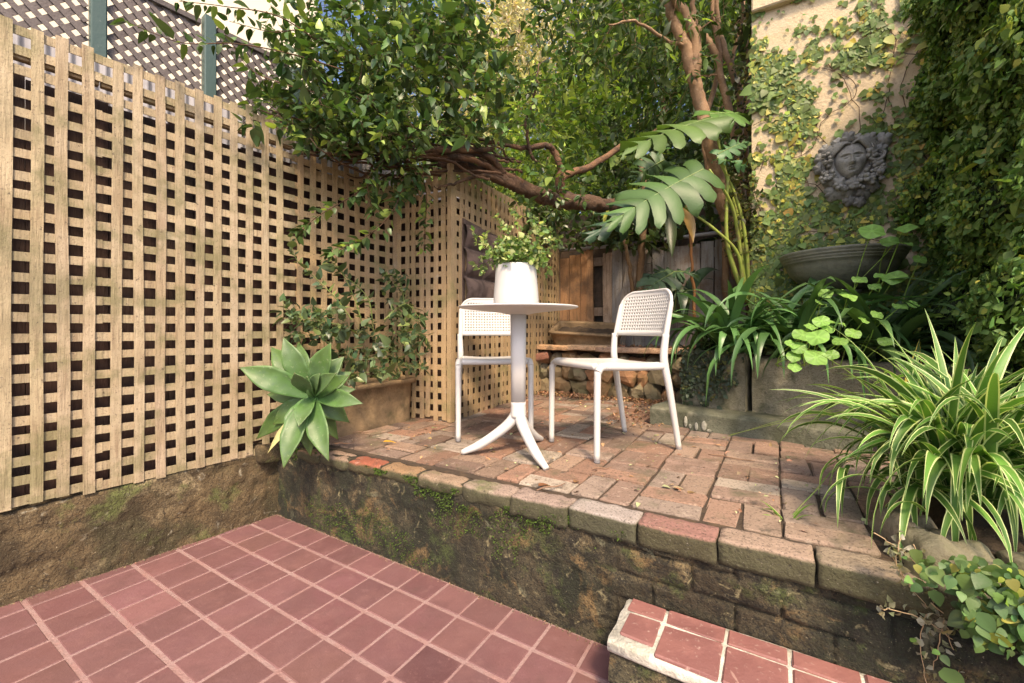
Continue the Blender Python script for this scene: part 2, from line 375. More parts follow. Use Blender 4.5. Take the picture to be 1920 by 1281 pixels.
# front face of the terrace: a thick displaced block
def rough_wall(name, mat, length, z0f, z1f, thick, amp, loc, rz, label, cat, off0=None, nu=320, nv=44, seed=0., extra=None):
    """local frame: runs along +x, faces -y, top follows z1f(x)"""
    mb = MB()
    def fr(u, v):
        x = u*length; zt = z1f(x); z0 = z0f(x)
        vv = min(v/.85, 1.0); z = z0+(zt-z0)*vv
        y = 0.0
        if v > .85: y = (v-.85)/.15*thick
        pl = nz(x*2.3+seed*1.7, z*4.5, 4)+.45*nz(x*7+seed, z*9, 6)+.25*nz(x*22, z*25+seed, 8)
        pl = min(1, max(0, (pl-.04)/.035))*.0042*(1 if vv < .93 else 0)
        n1 = nz(x*5+seed, z*7, 3.1)+.5*nz(x*14+seed, z*16, 1.1)+.3*nz(x*38, z*40+seed, 2.2)
        dz = 0
        if v > .85: dz = amp*.5*nz(x*9+seed, y*9, 7)+amp*.3*nz(x*30+seed, y*30, 7); n1 = 0
        k = 1.0
        if vv > .94: k = .4
        yy = y + pl - n1*amp*k - (off0(x, vv) if off0 else 0)
        if extra: yy += extra(x, z)
        if 0.9 < vv and v <= .85: yy += ((vv-.9)/.1)**2*.008
        return (x, yy, z+dz)
    grid(mb, nu, nv, fr)
    return mb
wtop = lambda x: terr(x)-.045 + (.0)
def crack(x, z):
    r = 0
    if x > 1.9:      # exposed brick courses where the render has gone
        row = z/.088; fr_ = abs(row-round(row)); off = .5*(int(round(row-.5)) % 2)
        colm = x/.235+off; fc = abs(colm-round(colm))
        j = max(0, 1-fr_*.088/.009), max(0, 1-fc*.235/.008)
        m = min(1, (x-1.9)/.15)*(.35+.65*(nz(x*3, z*3) > -.12))
        r += .018*max(j)*m
    return r
w = thing('terrace_wall', 'mossy dark rendered retaining wall under the edge of the brick terrace', 'wall', L(0, 0, 0), TH)
mb = rough_wall('w', m_wall, 4.2, lambda x: -.03, wtop, .3, .010, 0, 0, '', '', extra=crack, nu=640, nv=60, seed=3)
mb.build('wall', m_wall, w)
# the moss that grows on the wall
mb = MB(); n = 26000
T = np.array(((-.5, 0, 0), (.5, 0, 0), (0, .3, 1.)))
xs = rng.random(n)*3.0+.12; zs = .41*(1-rng.random(n)**1.6*.95)
keep = np.array([(nz(x*3.1+4, z*5, 0)+.35*nz(x*14, z*14, 5)+.9*max(0, (z-.25))-.9*max(0, x-1.9)-.5*max(0, .5-x)) > .13 for x, z in zip(xs, zs)])
xs, zs = xs[keep], zs[keep]; n = len(xs)
ys = np.array([-.002-(nz(x*5+3, z*7, 3.1)+.5*nz(x*14+3, z*16, 1.1)+.3*nz(x*38, z*40+3, 2.2))*.010 for x, z in zip(xs, zs)])-.001
d = unit(np.stack((rng.normal(0, .6, n), rng.normal(-.9, .3, n), rng.normal(.25, .6, n)), 1))
def frames(d, nh):
    d = unit(d); z = unit(nh-(nh*d).sum(1, keepdims=True)*d); x = np.cross(d, z); return np.stack((x, d, z), 2)
g = rng.random(n)
cm = np.stack((.03+.06*g, .05+.10*g, .012+.012*g), 1)
mb.inst(np.array(((-.35, 0, 0), (.35, 0, 0), (0, 1, .2))), [[(0, 1, 2)]], frames(d, rng.normal(0, 1, (n, 3))), np.stack((xs, ys, zs), 1), .004+.004*rng.random(n)+.006*np.clip((zs-.28)/.1, 0, 1)*rng.random(n), cm)
mo = mb.build('moss', m_moss, None, tuple(L(0, 0, 0)), False, rz=TH); tagp(mo, kind='stuff')
# coping bricks along the edge
cp = [.02, .19, .395, .62, .85, 1.09, 1.34, 1.585, 1.825, 2.07, 2.305, 2.546, 2.78, 3.02, 3.26, 3.5]
cols = [(.33, .2, .11), (.36, .22, .12), (.40, .28, .2), (.42, .13, .07), (.40, .25, .13), (.42, .30, .2), (.44, .33, .26), (.44, .33, .27), (.52, .45, .40), (.40, .21, .17), (.48, .35, .26), (.38, .30, .21), (.3, .24, .16), (.3, .24, .16), (.3, .24, .16)]
cw = thing('brick_coping', 'worn row of pale bricks edging the raised terrace above the mossy wall', 'coping', L(0, 0, 0), TH)
def bump_brick(mb, c, size, col, rr=.014, R=None, amp=.004, seed=None):
    nx, ny, nzz = 14, 8, 5; ph = rng.random()*99
    V = []; ids = {}; Fs = []
    h = np.array(size)/2
    def vid(i, j, k):
        key = (i, j, k)
        if key in ids: return ids[key]
        p = np.array(((i/nx*2-1)*h[0], (j/ny*2-1)*h[1], (k/nzz*2-1)*h[2]))
        q = np.clip(p, -(h-rr), h-rr); dd = p-q; l = np.linalg.norm(dd)
        if l > 1e-6: p = q+dd/l*rr
        o = np.array((nz(p[0]*22+ph, p[1]*22, p[2]*22), nz(p[0]*22, p[1]*22+ph, p[2]*22), nz(p[0]*20, p[1]*20, p[2]*20+ph)))*amp*1.6
        o += np.array((0, nz(p[0]*70+ph, p[1]*70, p[2]*70), nz(p[0]*80, p[1]*80+ph, 1)))*amp*.5
        ids[key] = len(V); V.append(p+o); return ids[key]
    for i in range(nx):
        for j in range(ny):
            Fs.append((vid(i, j, nzz), vid(i+1, j, nzz), vid(i+1, j+1, nzz), vid(i, j+1, nzz)))
            Fs.append((vid(i, j, 0), vid(i, j+1, 0), vid(i+1, j+1, 0), vid(i+1, j, 0)))
    for i in range(nx):
        for k in range(nzz):
            Fs.append((vid(i, 0, k), vid(i+1, 0, k), vid(i+1, 0, k+1), vid(i, 0, k+1)))
            Fs.append((vid(i, ny, k), vid(i, ny, k+1), vid(i+1, ny, k+1), vid(i+1, ny, k)))
    for j in range(ny):
        for k in range(nzz):
            Fs.append((vid(0, j, k), vid(0, j, k+1), vid(0, j+1, k+1), vid(0, j+1, k)))
            Fs.append((vid(nx, j, k), vid(nx, j+1, k), vid(nx, j+1, k+1), vid(nx, j, k+1)))
    V = np.array(V)
    if R is not None: V = V@R.T
    mb.add(V+np.array(c), Fs, col)
mb = MB()
for i in range(len(cp)-1):
    s0, s1 = cp[i], cp[i+1]; g = .005 if s0 > 1.8 else .002
    zt = terr(s0) - .004 + .010*(s0-1.3)/1.3
    hh = .075 if s0 > 1.2 else .062
    dp = .105
    er = .026 if s0 < 1.5 else .006
    bump_brick(mb, ((s0+s1)/2, dp/2-.010+rng.normal(0, .004), zt-hh/2), (s1-s0-g, dp, hh), np.array(cols[i])*.62, er, rotz(rng.normal(0, .012))@roty(-rng.normal(0, .010)), .005 if s0 < 1.6 else .0028)
mb.build('bricks', m_coping, cw)
mb = MB()
for i in range(len(cp)-1): cbox(mb, ((cp[i]+cp[i+1])/2, .062, terr(cp[i])-.055), (cp[i+1]-cp[i]+.002, .104, .085), .004)
mb.build('mortar', m_wall, cw)

# terrace paving: basket weave of worn bricks in sandy joints
mb = MB(); cbox(mb, (1.9, 1.26, .30), (4.2, 2.36, .2), .001)
V = mb.V[0]; V[:, 2] = np.where(V[:, 2] > .3, .416+.012*V[:, 0], .2)
tb = mb.build('terrace_bed', m_soil, None, tuple(L(0, 0, 0)), False, rz=TH); tagp(tb, kind='structure')
mb = MB(); U = .232
def bcol():
    r = rng.random()
    base = (.31, .155, .090) if r < .30 else (.25, .145, .10) if r < .5 else (.34, .22, .145) if r < .7 else (.27, .20, .155) if r < .86 else (.20, .13, .095) if r < .93 else (.40, .33, .26)
    base = np.array(base)*.72+np.array((.235, .185, .15))*.28
    return base*.88*(1+rng.normal(0, .13))
for i in range(-1, 18):
    for j in range(0, 10):
        s0 = i*U-.08; t0 = .115+j*U*.985
        if s0 > 3.6: continue
        k = (i+j) % 2
        for q in range(2):
            if k: c = (s0+U/2, t0+U*(.25+.5*q)); sz = (U-.009, U/2-.009)
            else: c = (s0+U*(.25+.5*q), t0+U/2); sz = (U/2-.009, U-.009)
            if t0 < .12 and c[0] > 2.7: continue
            z = terr(c[0])-.02 + rng.normal(0, .0032) + .008*nz(c[0]*1.8, c[1]*1.8)
            col = bcol()
            if rng.random() < .05: col = np.array((.38, .32, .25))
            # warm sunlight by the table put into the tint; greyer right and edge
            gm = max(0, min(1, (c[0]-1.5)/.9))*.30 + max(0, .34-c[1])*.5
            col = col*(1-gm)+np.array((.25, .205, .165))*gm
            a = rotz(rng.normal(0, .012))@rotx(rng.normal(0, .008))@roty(rng.normal(0, .008)-.012)
            cbox(mb, (c[0]+rng.normal(0, .0015), c[1]+rng.normal(0, .0015), z-.0), (sz[0], sz[1], .045), .0055, a, col, .0022)
pv = mb.build('terrace_paving', m_brick, None, tuple(L(0, 0, 0)), False, rz=TH); tagp(pv, kind='structure')

# low wall under the long lattice fence
w = thing('low_wall', 'low stained ochre rendered wall that carries the long cream lattice fence', 'wall', FL(0, -2.2, 0), THF)
mb = MB()
lw = rough_wall('l', m_wall_l, 2.26, lambda x: -.03, lambda x: .31+.038*x, .22, .011, 0, 0, '', '', nu=420, nv=50, seed=11)
V = np.concatenate(lw.V); V2 = np.stack((-V[:, 1]*1.0+0.004, V[:, 0], V[:, 2]), 1)   # faces +x, runs +y
lw.V = [V2]
lw.build('wall', m_wall_l, w)
# a proud lump where the wall meets the terrace
mb = MB(); bump_brick(mb, (-.02, 2.16, .375), (.16, .17, .10), (.32, .27, .18), .02, None, .006)
mb.build('corner_cap', m_wall_l, w)

# ---------------------------------------------------------------- step
st = thing('tiled_step', 'rough step of red tiles with wide white joints at the foot of the wall', 'step', L(2.04, -.235, 0), TH)
mb = MB()
bump_brick(mb, (1.0, .118, .178), (2.0, .236, .034), (1, 1, 1), .010, None, .004)
mb.build('grout_bed', m_grout_w, st)
mb = MB()
def stepface(u, v): 
    x = .01+u*1.98; z = v*.175
    return (x, .012-.011*(nz(x*9, z*14)+.5*nz(x*30, z*30))-.006*(abs(math.sin(z*38)) > .3), z-.01)
grid(mb, 260, 30, stepface)
grid(mb, 30, 30, lambda u, v: (.016-.010*nz(u*3, v*3), .012+.215*(1-u), v*.175-.01))
mb.build('brick_riser', m_wall, st)
mb = MB()
js = [.012, .127, .292, .445, .60, .755, .91, 1.065, 1.22, 1.4]
for i in range(len(js)-1):
    s0, s1 = js[i]+.005, js[i+1]-.005
    for (t0, t1) in ((.162, .226), (.012, .150)):
        if i == 0 and t0 < .1: t0 = .045; s0 += .012
        w_ = 1+rng.normal(0, .07)
        cbox(mb, ((s0+s1)/2, (t0+t1)/2, .1945), (s1-s0, t1-t0, .009), .003, col=(w_, w_, w_), jit=.0012)
mb.build('tiles', m_steptile, st, smooth=False)

# ---------------------------------------------------------------- lattice fences
def lattice(name, label, p0, p1, z0, z1, mat, pitch=.078, rowp=.081, rz0=1.345, w=.0365, rail=True, wave=.004, phase=0., zfun=None, lean=0., front=1, group=None):
    """p0->p1 left to right as seen from the courtyard; vertical slats in front of horizontal ones"""
    p0 = np.array(p0[:2]); p1 = np.array(p1[:2]); Ln = np.linalg.norm(p1-p0); dx, dy = (p1-p0)/Ln
    rz = math.atan2(dy, dx)
    o = thing(name, label, 'lattice fence', (p0[0], p0[1], z0), rz, group)
    mbv = MB(); mbh = MB(); x = pitch*phase
    while x < Ln-.01:
        zb = (zfun(x) if zfun else z0)-z0+rng.normal(0, .006)
        c = 1+rng.normal(0, .07); cc = (c, c*(1+rng.normal(0, .02)), c*(1+rng.normal(0, .04)))
        xx = x+rng.normal(0, .0015)
        slat(mbv, (xx-lean*.5+rng.normal(0, .002), -.0032, zb), (xx+lean*.5+rng.normal(0, .002), -.0032, z1-z0+rng.normal(0, .007)), (1, 0, 0), w*(1+rng.normal(0, .03)), .0055, 14, wave, cc)
        x += pitch
    z = rz0
    while z > z0+.05: z -= rowp
    while z < z1-.02:
        if z > z0-.02:
            c = 1+rng.normal(0, .08); cc = (c*.95, c*.95, c*.92)
            e0 = -.01 if rng.random() > .3 else .0
            zf = (zfun(0)-z0) if zfun else 0
            slat(mbh, (e0-.01, .0032, z+.019-z0+rng.normal(0, .002)), (Ln+.008, .0032, z+.019-z0+rng.normal(0, .002)), (0, 0, 1), w*(1+rng.normal(0, .03)), .0055, 20, wave, cc)
        z += rowp
    mbv.build('vertical_slats', mat, o, smooth=False)
    mbh.build('horizontal_slats', mat, o, smooth=False)
    if rail:
        mr = MB(); cbox(mr, (Ln/2, .030, z1-z0-.115), (Ln, .035, .045), .003, col=(.85, .85, .8)); mr.build('rail', m_lattice_old, o, smooth=False)
    return o
zl = lambda base: (lambda x: base+.038*x)
lattice('lattice_fence', 'tall cream lattice panel, nearest the camera at the far left of the fence', FL(.006, -1.75), FL(.006, -.752), .335, 2.283, m_lattice, phase=.35, zfun=lambda x: .325+.038*(x+.45), wave=.004, group='cream lattice panels')
lattice('lattice_fence', 'wide cream lattice panel with dead straight slats on the low wall, left of the agave', FL(.004, -.745), FL(.004, .088), .36, 2.283, m_lattice, phase=.62, zfun=lambda x: .365+.038*(x+.0), wave=.0028, group='cream lattice panels')
lattice('lattice_fence', 'weathered cream lattice panel behind the stone trough with the vine', FL(-.006, .094), FL(-.006, .85), .44, 2.16, m_lattice_old, phase=.45, wave=.005, group='cream lattice panels')
lattice('lattice_fence', 'narrow lattice panel facing the camera at the right end of the stone trough', L(.082, .850), L(.535, .905), .435, 2.20, m_lattice_old, pitch=.064, w=.036, phase=.3, wave=.005, rz0=1.352, group='cream lattice panels')
lattice('lattice_fence', 'orange tinged leaning lattice panel with the brown felt planter hung on it', L(.548, .905), L(.44, 2.86), .43, 2.2, m_lattice_old, pitch=.074, w=.043, phase=.3, wave=.006, lean=.03, rz0=1.36, group='cream lattice panels')
pp = thing('lattice_post', 'old cream corner post between the narrow and the leaning lattice panels', 'post', L(.545, .895, .43), TH)
mb = MB(); slat(mb, (0, 0, 0), (.0, 0, 1.78), (1, 0, 0), .035, .035, 12, .004, (.95, .95, .95)); mb.build('post', m_lattice_old, pp, smooth=False)

def palings(name, label, p0, p1, z0, z1, mat, w=.12, gap=.002, wob=.0, cat='fence', colf=None):
    p0 = np.array(p0[:2]); p1 = np.array(p1[:2]); Ln = np.linalg.norm(p1-p0); dx, dy = (p1-p0)/Ln
    o = thing(name, label, cat, (p0[0], p0[1], z0), math.atan2(dy, dx))
    mb = MB(); x = 0; i = 0
    while x < Ln:
        ww = w*(1+rng.normal(0, .08)); c = 1+rng.normal(0, .14); cc = (c, c, c) if colf is None else colf(x, i)
        slat(mb, (x+ww/2, rng.normal(0, .003)+(.006 if i % 2 else 0), 0), (x+ww/2+rng.normal(0, wob), 0, z1-z0+rng.normal(0, .02)), (1, 0, 0), ww-gap, .014, 4, .001, cc)
        x += ww; i += 1
    mb.build('palings', mat, o, smooth=False)
    for q in (.86, .25): mr = MB(); cbox(mr, (Ln/2, .03, (z1-z0)*q), (Ln, .04, .07), .003); mr.build('rail', mat, o, smooth=False)
    return o
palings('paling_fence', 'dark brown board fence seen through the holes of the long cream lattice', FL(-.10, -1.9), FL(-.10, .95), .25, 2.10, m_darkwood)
palings('paling_fence', 'added dark boards for the shade behind the narrow lattice panel at the end of the trough', L(.06, .99), L(.47, 1.03), .3, 2.05, m_darkwood)  # dark boards added for the shade seen through the holes
palings('paling_fence', 'added dark boards for the shade behind the leaning lattice panel with the felt planter', L(.46, 1.03), L(.34, 2.9), .3, 2.05, m_darkwood)  # added likewise: dark sheet for the shade inside the enclosure
# corrugated sheet fence further back
o = thing('corrugated_fence', 'grey corrugated steel fence just showing over the top of the cream lattice', 'fence', FL(-.26, -2.4, 0), THF+PI/2)
mb = MB(); nn = 500
xs = np.linspace(0, 4.2, nn); V = np.concatenate([np.stack((xs, .009*np.sin(xs/.040*2*PI), np.full(nn, z)), 1) for z in (0.0, 2.36)])
k = np.arange(nn-1); mb.add(V, np.stack((k, k+1, k+1+nn, k+nn), 1)); V = V+np.array((0, .004, 0)); mb.add(V, np.stack((k, k+nn, k+1+nn, k+1), 1))
mb.build('sheet', m_corr, o)

# diagonal trellis with green posts
TR = -.62
def trellis(label, t0, t1, z0, z1):
    o = thing('diagonal_trellis', label, 'trellis', FL(TR, t0, z0), THF+PI/2, 'trellis panels')
    Ln = t1-t0; H = z1-z0; mb = MB(); p = .056*math.sqrt(2); w = .030
    for sgn in (1, -1):
        c = -H if sgn == 1 else 0
        while c < Ln+(0 if sgn == 1 else H):
            # line x = c + sgn*z*1.0, clipped to the panel
            if sgn == 1: za, zb = max(0, -c), min(H, Ln-c)
            else: za, zb = max(0, c-Ln), min(H, c)
            if zb-za > .03:
                x0, x1 = c+sgn*za, c+sgn*zb
                wd = unit(np.array((1, 0, -sgn))); v = 1+rng.normal(0, .08)
                slat(mb, (x0, -.004*sgn*-1, za), (x1, -.004*sgn*-1, zb), wd, w if sgn == 1 else w*.9, .007, 3, .0012, (v, v, v))
            c += p
    mb.build('slats', m_trellis, o, smooth=False)
    for q in (H+.012, -.012): mb = MB(); cbox(mb, (Ln/2, 0, q), (Ln, .045, .035), .003, col=(.7, .7, .7)); mb.build('rail', m_trellis, o, smooth=False)
zt = 2.99
tp = [-1.9, -.66, -.145, .40, .95]
labs = ['grey brown diagonal trellis panel left of the nearest green post', 'grey brown diagonal trellis panel between the two visible green posts', 'grey brown diagonal trellis panel right of the shorter green post, half under leaves', 'last grey brown diagonal trellis panel, mostly hidden in the leaves']
for i in range(4): trellis(labs[i], tp[i]+.045, tp[i+1]-.045, 2.2, zt)
for i, (t, h, lb) in enumerate(((tp[1], 3.3, 'tall dark green wooden post at the left, rising out of the picture'), (tp[2], 3.055, 'dark green wooden post with its top just above the trellis'), (tp[3], 3.0, 'dark green wooden post lost in the leaves of the overhanging tree'))):
    o = thing('trellis_post', lb, 'post', FL(TR+.01, t, 0), THF, 'green trellis posts')
    mb = MB(); cbox(mb, (0, 0, h/2), (.066, .066, h), .006, col=(1, 1, 1)); mb.build('post', m_green, o, smooth=False)

# pale building beyond the trellis
m_far = M('sunlit_render', (.80, .72, .56), .9, False, [(.8, (.74, .66, .5), .4, .7)], [(20, .1)])
o = thing('neighbouring_house', 'pale cream rendered house wall glowing behind the trellis', 'building', FL(-3.2, -6, 0), THF)
mb = MB(); cbox(mb, (-2, 2.9, 3.6), (4, 10.2, 7.2), .01); mb.build('wall', m_far, o, smooth=False)
mb = MB(); cbox(mb, (-1.95, 2.9, 7.26), (4.3, 10.5, .12), .01); mb.build('eaves', m_trellis, o, smooth=False)
# ================================================================== BACK AND RIGHT OF THE TERRACE
# dry stone retaining wall
o = thing('stone_wall', 'low dry wall of rough brown stones at the back of the terrace', 'wall', L(.42, 2.40, .42), TH)
mb = MB(); x = 0
rows = [(0, .17), (.15, .16), (.29, .13)]
for (z, h) in rows:
    x = rng.random()*.03
    while x < 1.42:
        w_ = .10+.12*rng.random(); hh = h*(1+rng.normal(0, .12))
        base = np.array(((.30, .20, .10), (.22, .165, .09), (.34, .18, .09), (.20, .165, .10))[rng.integers(0, 4)])*(1+rng.normal(0, .12))
        rock(mb, (x+w_/2, .05+rng.normal(0, .012), z+hh/2), (w_*1.06, .2, hh*1.08), roty(rng.normal(0, .12))@rotz(rng.normal(0, .2)), .45, base, 3.2)
        x += w_*.97
mb.build('stones', m_stone, o, smooth=False)
mb = MB(); cbox(mb, (.7, .16, .20), (1.5, .12, .44), .01); mb.build('earth_backing', m_soil, o, smooth=False)
# ledge pieces
for (s, w_, z, r, c, lb) in ((.62, .36, .892, .03, (.62, .38, .2), 'short rough timber plank at the left end of the stone wall ledge'), (.97, .40, .897, -.01, (.62, .42, .25), 'thin pale plank lying on the stone wall below the trough'),
                         (1.28, .42, .885, .02, (.42, .28, .19), 'wide worn grey brown plank on the ledge, behind the right chair'), (1.62, .34, .885, -.02, (.44, .28, .17), 'brown plank at the right end of the stone wall ledge')):
    o = thing('ledge_plank', lb, 'plank', L(s, 2.36, z-.02), TH+r, 'planks on the stone ledge')
    mb = MB(); bump_brick(mb, (0, .045, .018), (w_, .22, .046), c, .006, roty(r*.6), .004)
    mb.build('plank', m_brick, o)
mb = MB(); bump_brick(mb, (0, 0, .03), (.16, .1, .07), (.30, .13, .08), .006, None, .003)
o = mb.build('loose_brick', m_brick, None, tuple(L(.50, 2.34, .775)), True, rz=TH+.3); o.rotation_euler = (.15, -.2, TH+.3); tagp(o, 'loose red brick wedged at the left end of the stone wall', 'brick')
# raised bed soil behind, and the right hand bed
mb = MB(); grid(mb, 60, 40, lambda u, v: tuple(L(.38+u*2.3, 2.44+v*3.0, .865+.02*nz(u*9, v*9)+.01*nz(u*40, v*30))))
grid(mb, 60, 30, lambda u, v: tuple(L(1.94+u*1.6, 1.66+v*.78, .875+.02*nz(u*9, v*9)+.012*nz(u*40, v*30))))
mb.add([L(.38, 2.45, .85), L(2.7, 2.45, .85), L(2.7, 5.5, .85), L(.38, 5.5, .85), L(.38, 2.45, .3), L(2.7, 2.45, .3), L(2.7, 5.5, .3), L(.38, 5.5, .3)], [(0, 4, 5, 1), (1, 5, 6, 2), (2, 6, 7, 3), (3, 7, 4, 0)])
tagp(mb.build('garden_bed', m_soil), kind='structure')
# pale trough lying on the bed
def trough(name, label, loc, rz, sx, sy, sz, mat, rim=.03, fill=.03, amp=.004, taper=.9, tip=None, th=.03):
    o = thing(name, label, 'planter', loc, rz)
    mb = MB()
    def ring(hx, hy, z, n=60):
        pts = []
        for i in range(n):
            a = i/n*2*PI; c_, s_ = math.cos(a), math.sin(a); k = (abs(c_)**14+abs(s_)**14)**(-1/14)
            x, y = c_*k*hx, s_*k*hy
            q = amp*nz(x*14+z*20, y*14, z*14+loc[0]*3); pts.append((x+q, y+q*.8, z+amp*.8*nz(x*9+3, y*9, 1)))
        return pts
    hx, hy = sx/2, sy/2
    R = [(hx*taper, hy*taper, 0), (hx*taper, hy*taper, sz*.14), (hx*taper-.004, hy*taper-.004, sz*.16), (hx*(taper*.4+.6)-.006, hy*(taper*.4+.6)-.006, sz*.5), (hx-.008, hy-.008, sz-rim*1.2), (hx+rim*.5, hy+rim*.5, sz-rim), (hx+rim*.5, hy+rim*.5, sz-.005), (hx+rim*.4, hy+rim*.4, sz),
         (hx-th, hy-th, sz), (hx-th-.004, hy-th-.004, sz-.01), (hx-th-.006, hy-th-.006, sz-fill)]
    V = np.concatenate([ring(*r) for r in R]); n = 60; k = np.arange(n); k2 = (k+1) % n
    Fs = np.concatenate([np.stack((i*n+k, i*n+k2, (i+1)*n+k2, (i+1)*n+k), 1) for i in range(len(R)-1)])
    mb.add(V, Fs)
    if tip is not None: mb.V[0] = mb.V[0]@np.asarray(tip).T
    mb.build('basin', mat, o)
    ms = MB(); Z = sz-fill; 
    def sf(u, v): return np.array(((u-.5)*2*(hx-th), (v-.5)*2*(hy-th), Z+.008+.02*nz(u*8, v*6, 2)))
    grid(ms, 30, 16, sf)
    if tip is not None: ms.V[0] = ms.V[0]@np.asarray(tip).T
    ms.build('soil', m_soil, o)
    return o
trough('stone_trough', 'long weathered sandstone trough on the terrace under the vine, beside the agave', L(.155, .50, .425), TH+PI/2, .66, .235, .30, m_trough, .028, .04, .004, .93)
trough('concrete_trough', 'tilted pale concrete trough on the stone ledge, behind the table', L(.88, 2.60, .905), TH+.10, .68, .34, .19, m_trough, .02, .06, .003, .86, rotx(.34)@roty(.05))
# rear paling fence, boards of many colours, one leaning
def pc(x, i):
    b = ((.30, .2, .12), (1.15, .9, .65), (1.3, 1.0, .7), (1.1, .95, .7), (1.2, 1.0, .75), (.0, 0, 0), (.85, .95, 1.0), (.8, .9, .95), (.55, .55, .55), (.75, .85, .9), (.7, .8, .85), (.6, .7, .75), (.75, .85, .9))[i % 13]
    return b
o = thing('rear_fence', 'patchy paling fence of bare orange and grey boards behind the trough', 'fence', L(.36, 2.90, .80), TH)
mb = MB(); x = 0
spec = [(.085, (.55, .5, .45)), (.11, (1.25, .85, .5)), (.125, (1.5, 1.0, .55)), (.075, (1.4, .9, .5)), (.075, (1.3, .9, .55)), (.10, None), (.10, (1.3, 1.2, 1.1)), (.11, (.8, .95, 1.15)), (.09, (.7, .8, .95)), (.10, (.75, .9, 1.05)), (.10, (.65, .75, .9)), (.11, (.8, .95, 1.15)), (.10, (.6, .7, .8)), (.12, (.75, .9, 1.1)), (.11, (.7, .8, .95)), (.11, (.75, .9, 1.1)), (.11, (.6, .7, .8)), (.12, (.7, .8, 1.)), (.12, (.7, .8, 1.)), (.12, (.7, .8, 1.))]
for (w_, c) in spec:
    if c is not None:
        slat(mb, (x+w_/2, 0, 0), (x+w_/2+rng.normal(0, .004), 0, 1.08+rng.normal(0, .015)), (1, 0, 0), w_-.004, .016, 8, .002, c)
    x += w_
slat(mb, (.74, -.03, .05), (.90, -.03, 1.0), (1, 0, 0), .12, .016, 4, .002, (1.0, 1.1, 1.2))
mb.build('palings', m_paling, o, smooth=False)
for (q, y, h_, c_) in ((.98, .04, .09, .8), (.45, .04, .09, .8), (.6, .12, 1.2, .12)): mb = MB(); cbox(mb, (1.0, y, q), (2.2, .03, h_), .004, col=(c_, c_, c_)); mb.build('rail' if h_ < 1 else 'backing_board', m_paling, o, smooth=False)
mb = MB(); tube(mb, [(-.1, -.02, 1.13), (.7, -.02, 1.12), (1.5, -.02, 1.14), (2.1, -.02, 1.15)], .018, 8, (.15, .13, .12)); mb.build('pipe', m_corr, o)
o = palings('upper_fence', 'dark weathered boards of a higher fence just behind the paling fence', L(.1, 3.16), L(2.4, 3.16), .9, 2.36, m_paling, .15, .004, .004, colf=lambda x, i: (.14, .15, .15) if i % 4 else (.4, .45, .5))
mb = MB(); lathe(mb, [(.0, 0), (.045, 0), (.06, .10), (.068, .10), (.068, .125), (.058, .125), (.05, .11), (0, .105)], n=24)
o = mb.build('terracotta_pot', m_terra, None, tuple(L(1.08, 2.8, 2.03))); tagp(o, 'small terracotta pot hung on the rear fence behind the split leaves', 'pot')

# concrete block bed front and slab
def blockwall(o, name, s0, t0, s1, t1, z0, z1, th, mat, amp=.006, org=None):
    P0, P1 = L(s0, t0), L(s1, t1); d = unit(P1-P0); Ln = np.linalg.norm(P1-P0); nrm = np.array((-d[1], d[0], 0))
    mb = MB(); ph = rng.random()*30
    def f(u, v):
        x = u*Ln
        if v < .7: z = z0+(z1-z0)*v/.7; y = 0
        else: z = z1; y = (v-.7)/.3*th
        q = amp*(nz(x*8+ph, z*9)+.5*nz(x*25+ph, z*25, y*20))
        e = .01*max(0, 1-abs(v-.7)/.06)
        return P0+d*x+nrm*(y-q+e*(v <= .7))+np.array((0, 0, z-e+(q if v > .7 else 0)))
    grid(mb, 90, 40, f)
    for (P, sgn) in ((P0, 1), (P1, -1)):
        mb.add([P+np.array((0, 0, z0))+d*.002*sgn, P+nrm*th+np.array((0, 0, z0))+d*.002*sgn, P+nrm*th+np.array((0, 0, z1-.006))+d*.002*sgn, P+np.array((0, 0, z1-.006))+d*.002*sgn], [(0, 1, 2, 3) if sgn < 0 else (3, 2, 1, 0)])
    return mb.build(name, mat, o, world=org)
og = L(1.75, 1.49, .43)
o = thing('concrete_slab', 'long green stained concrete slab on the bricks, white drips down its side', 'slab', og)
blockwall(o, 'slab', 1.75, 1.49, 2.86, 1.275, .40, .565, .30, m_slab, .005, og)
mb = MB()
P0, P1 = L(1.75, 1.49), L(2.86, 1.275); d_ = unit(P1-P0); nr = np.array((-d_[1], d_[0], 0))
for (x, z0, z1, w_) in ((.235, .46, .53, .012), (.262, .455, .485, .009), (.30, .45, .50, .011), (.345, .455, .515, .016), (.375, .45, .47, .014)):
    T, Fs = ico(); V = T*np.array((w_, .003, (z1-z0)/2)); V = V@rotz(math.atan2(d_[1], d_[0])).T
    mb.add(V+P0+d_*x-nr*.006+np.array((0, 0, (z0+z1)/2)), Fs[0])
mb.build('paint_drips', M('lime_drips', (.38, .37, .3), .9, False, [(60, (.2, .2, .15), .5, .62)], [(60, .5)]), o, world=og)
og = L(1.92, 1.668, .56)
o = thing('concrete_planter_wall', 'rough grey concrete block with small creeper, holding the bed of strap leaved plants', 'wall', og)
blockwall(o, 'front_block', 1.92, 1.668, 2.30, 1.580, .56, .925, .14, m_conc, .007, og)
blockwall(o, 'right_block', 2.335, 1.60, 3.35, 1.38, .56, .90, .14, m_conc, .008, og)
blockwall(o, 'side_block', 1.86, 2.40, 1.921, 1.672, .42, .915, .14, m_conc, .008, og)

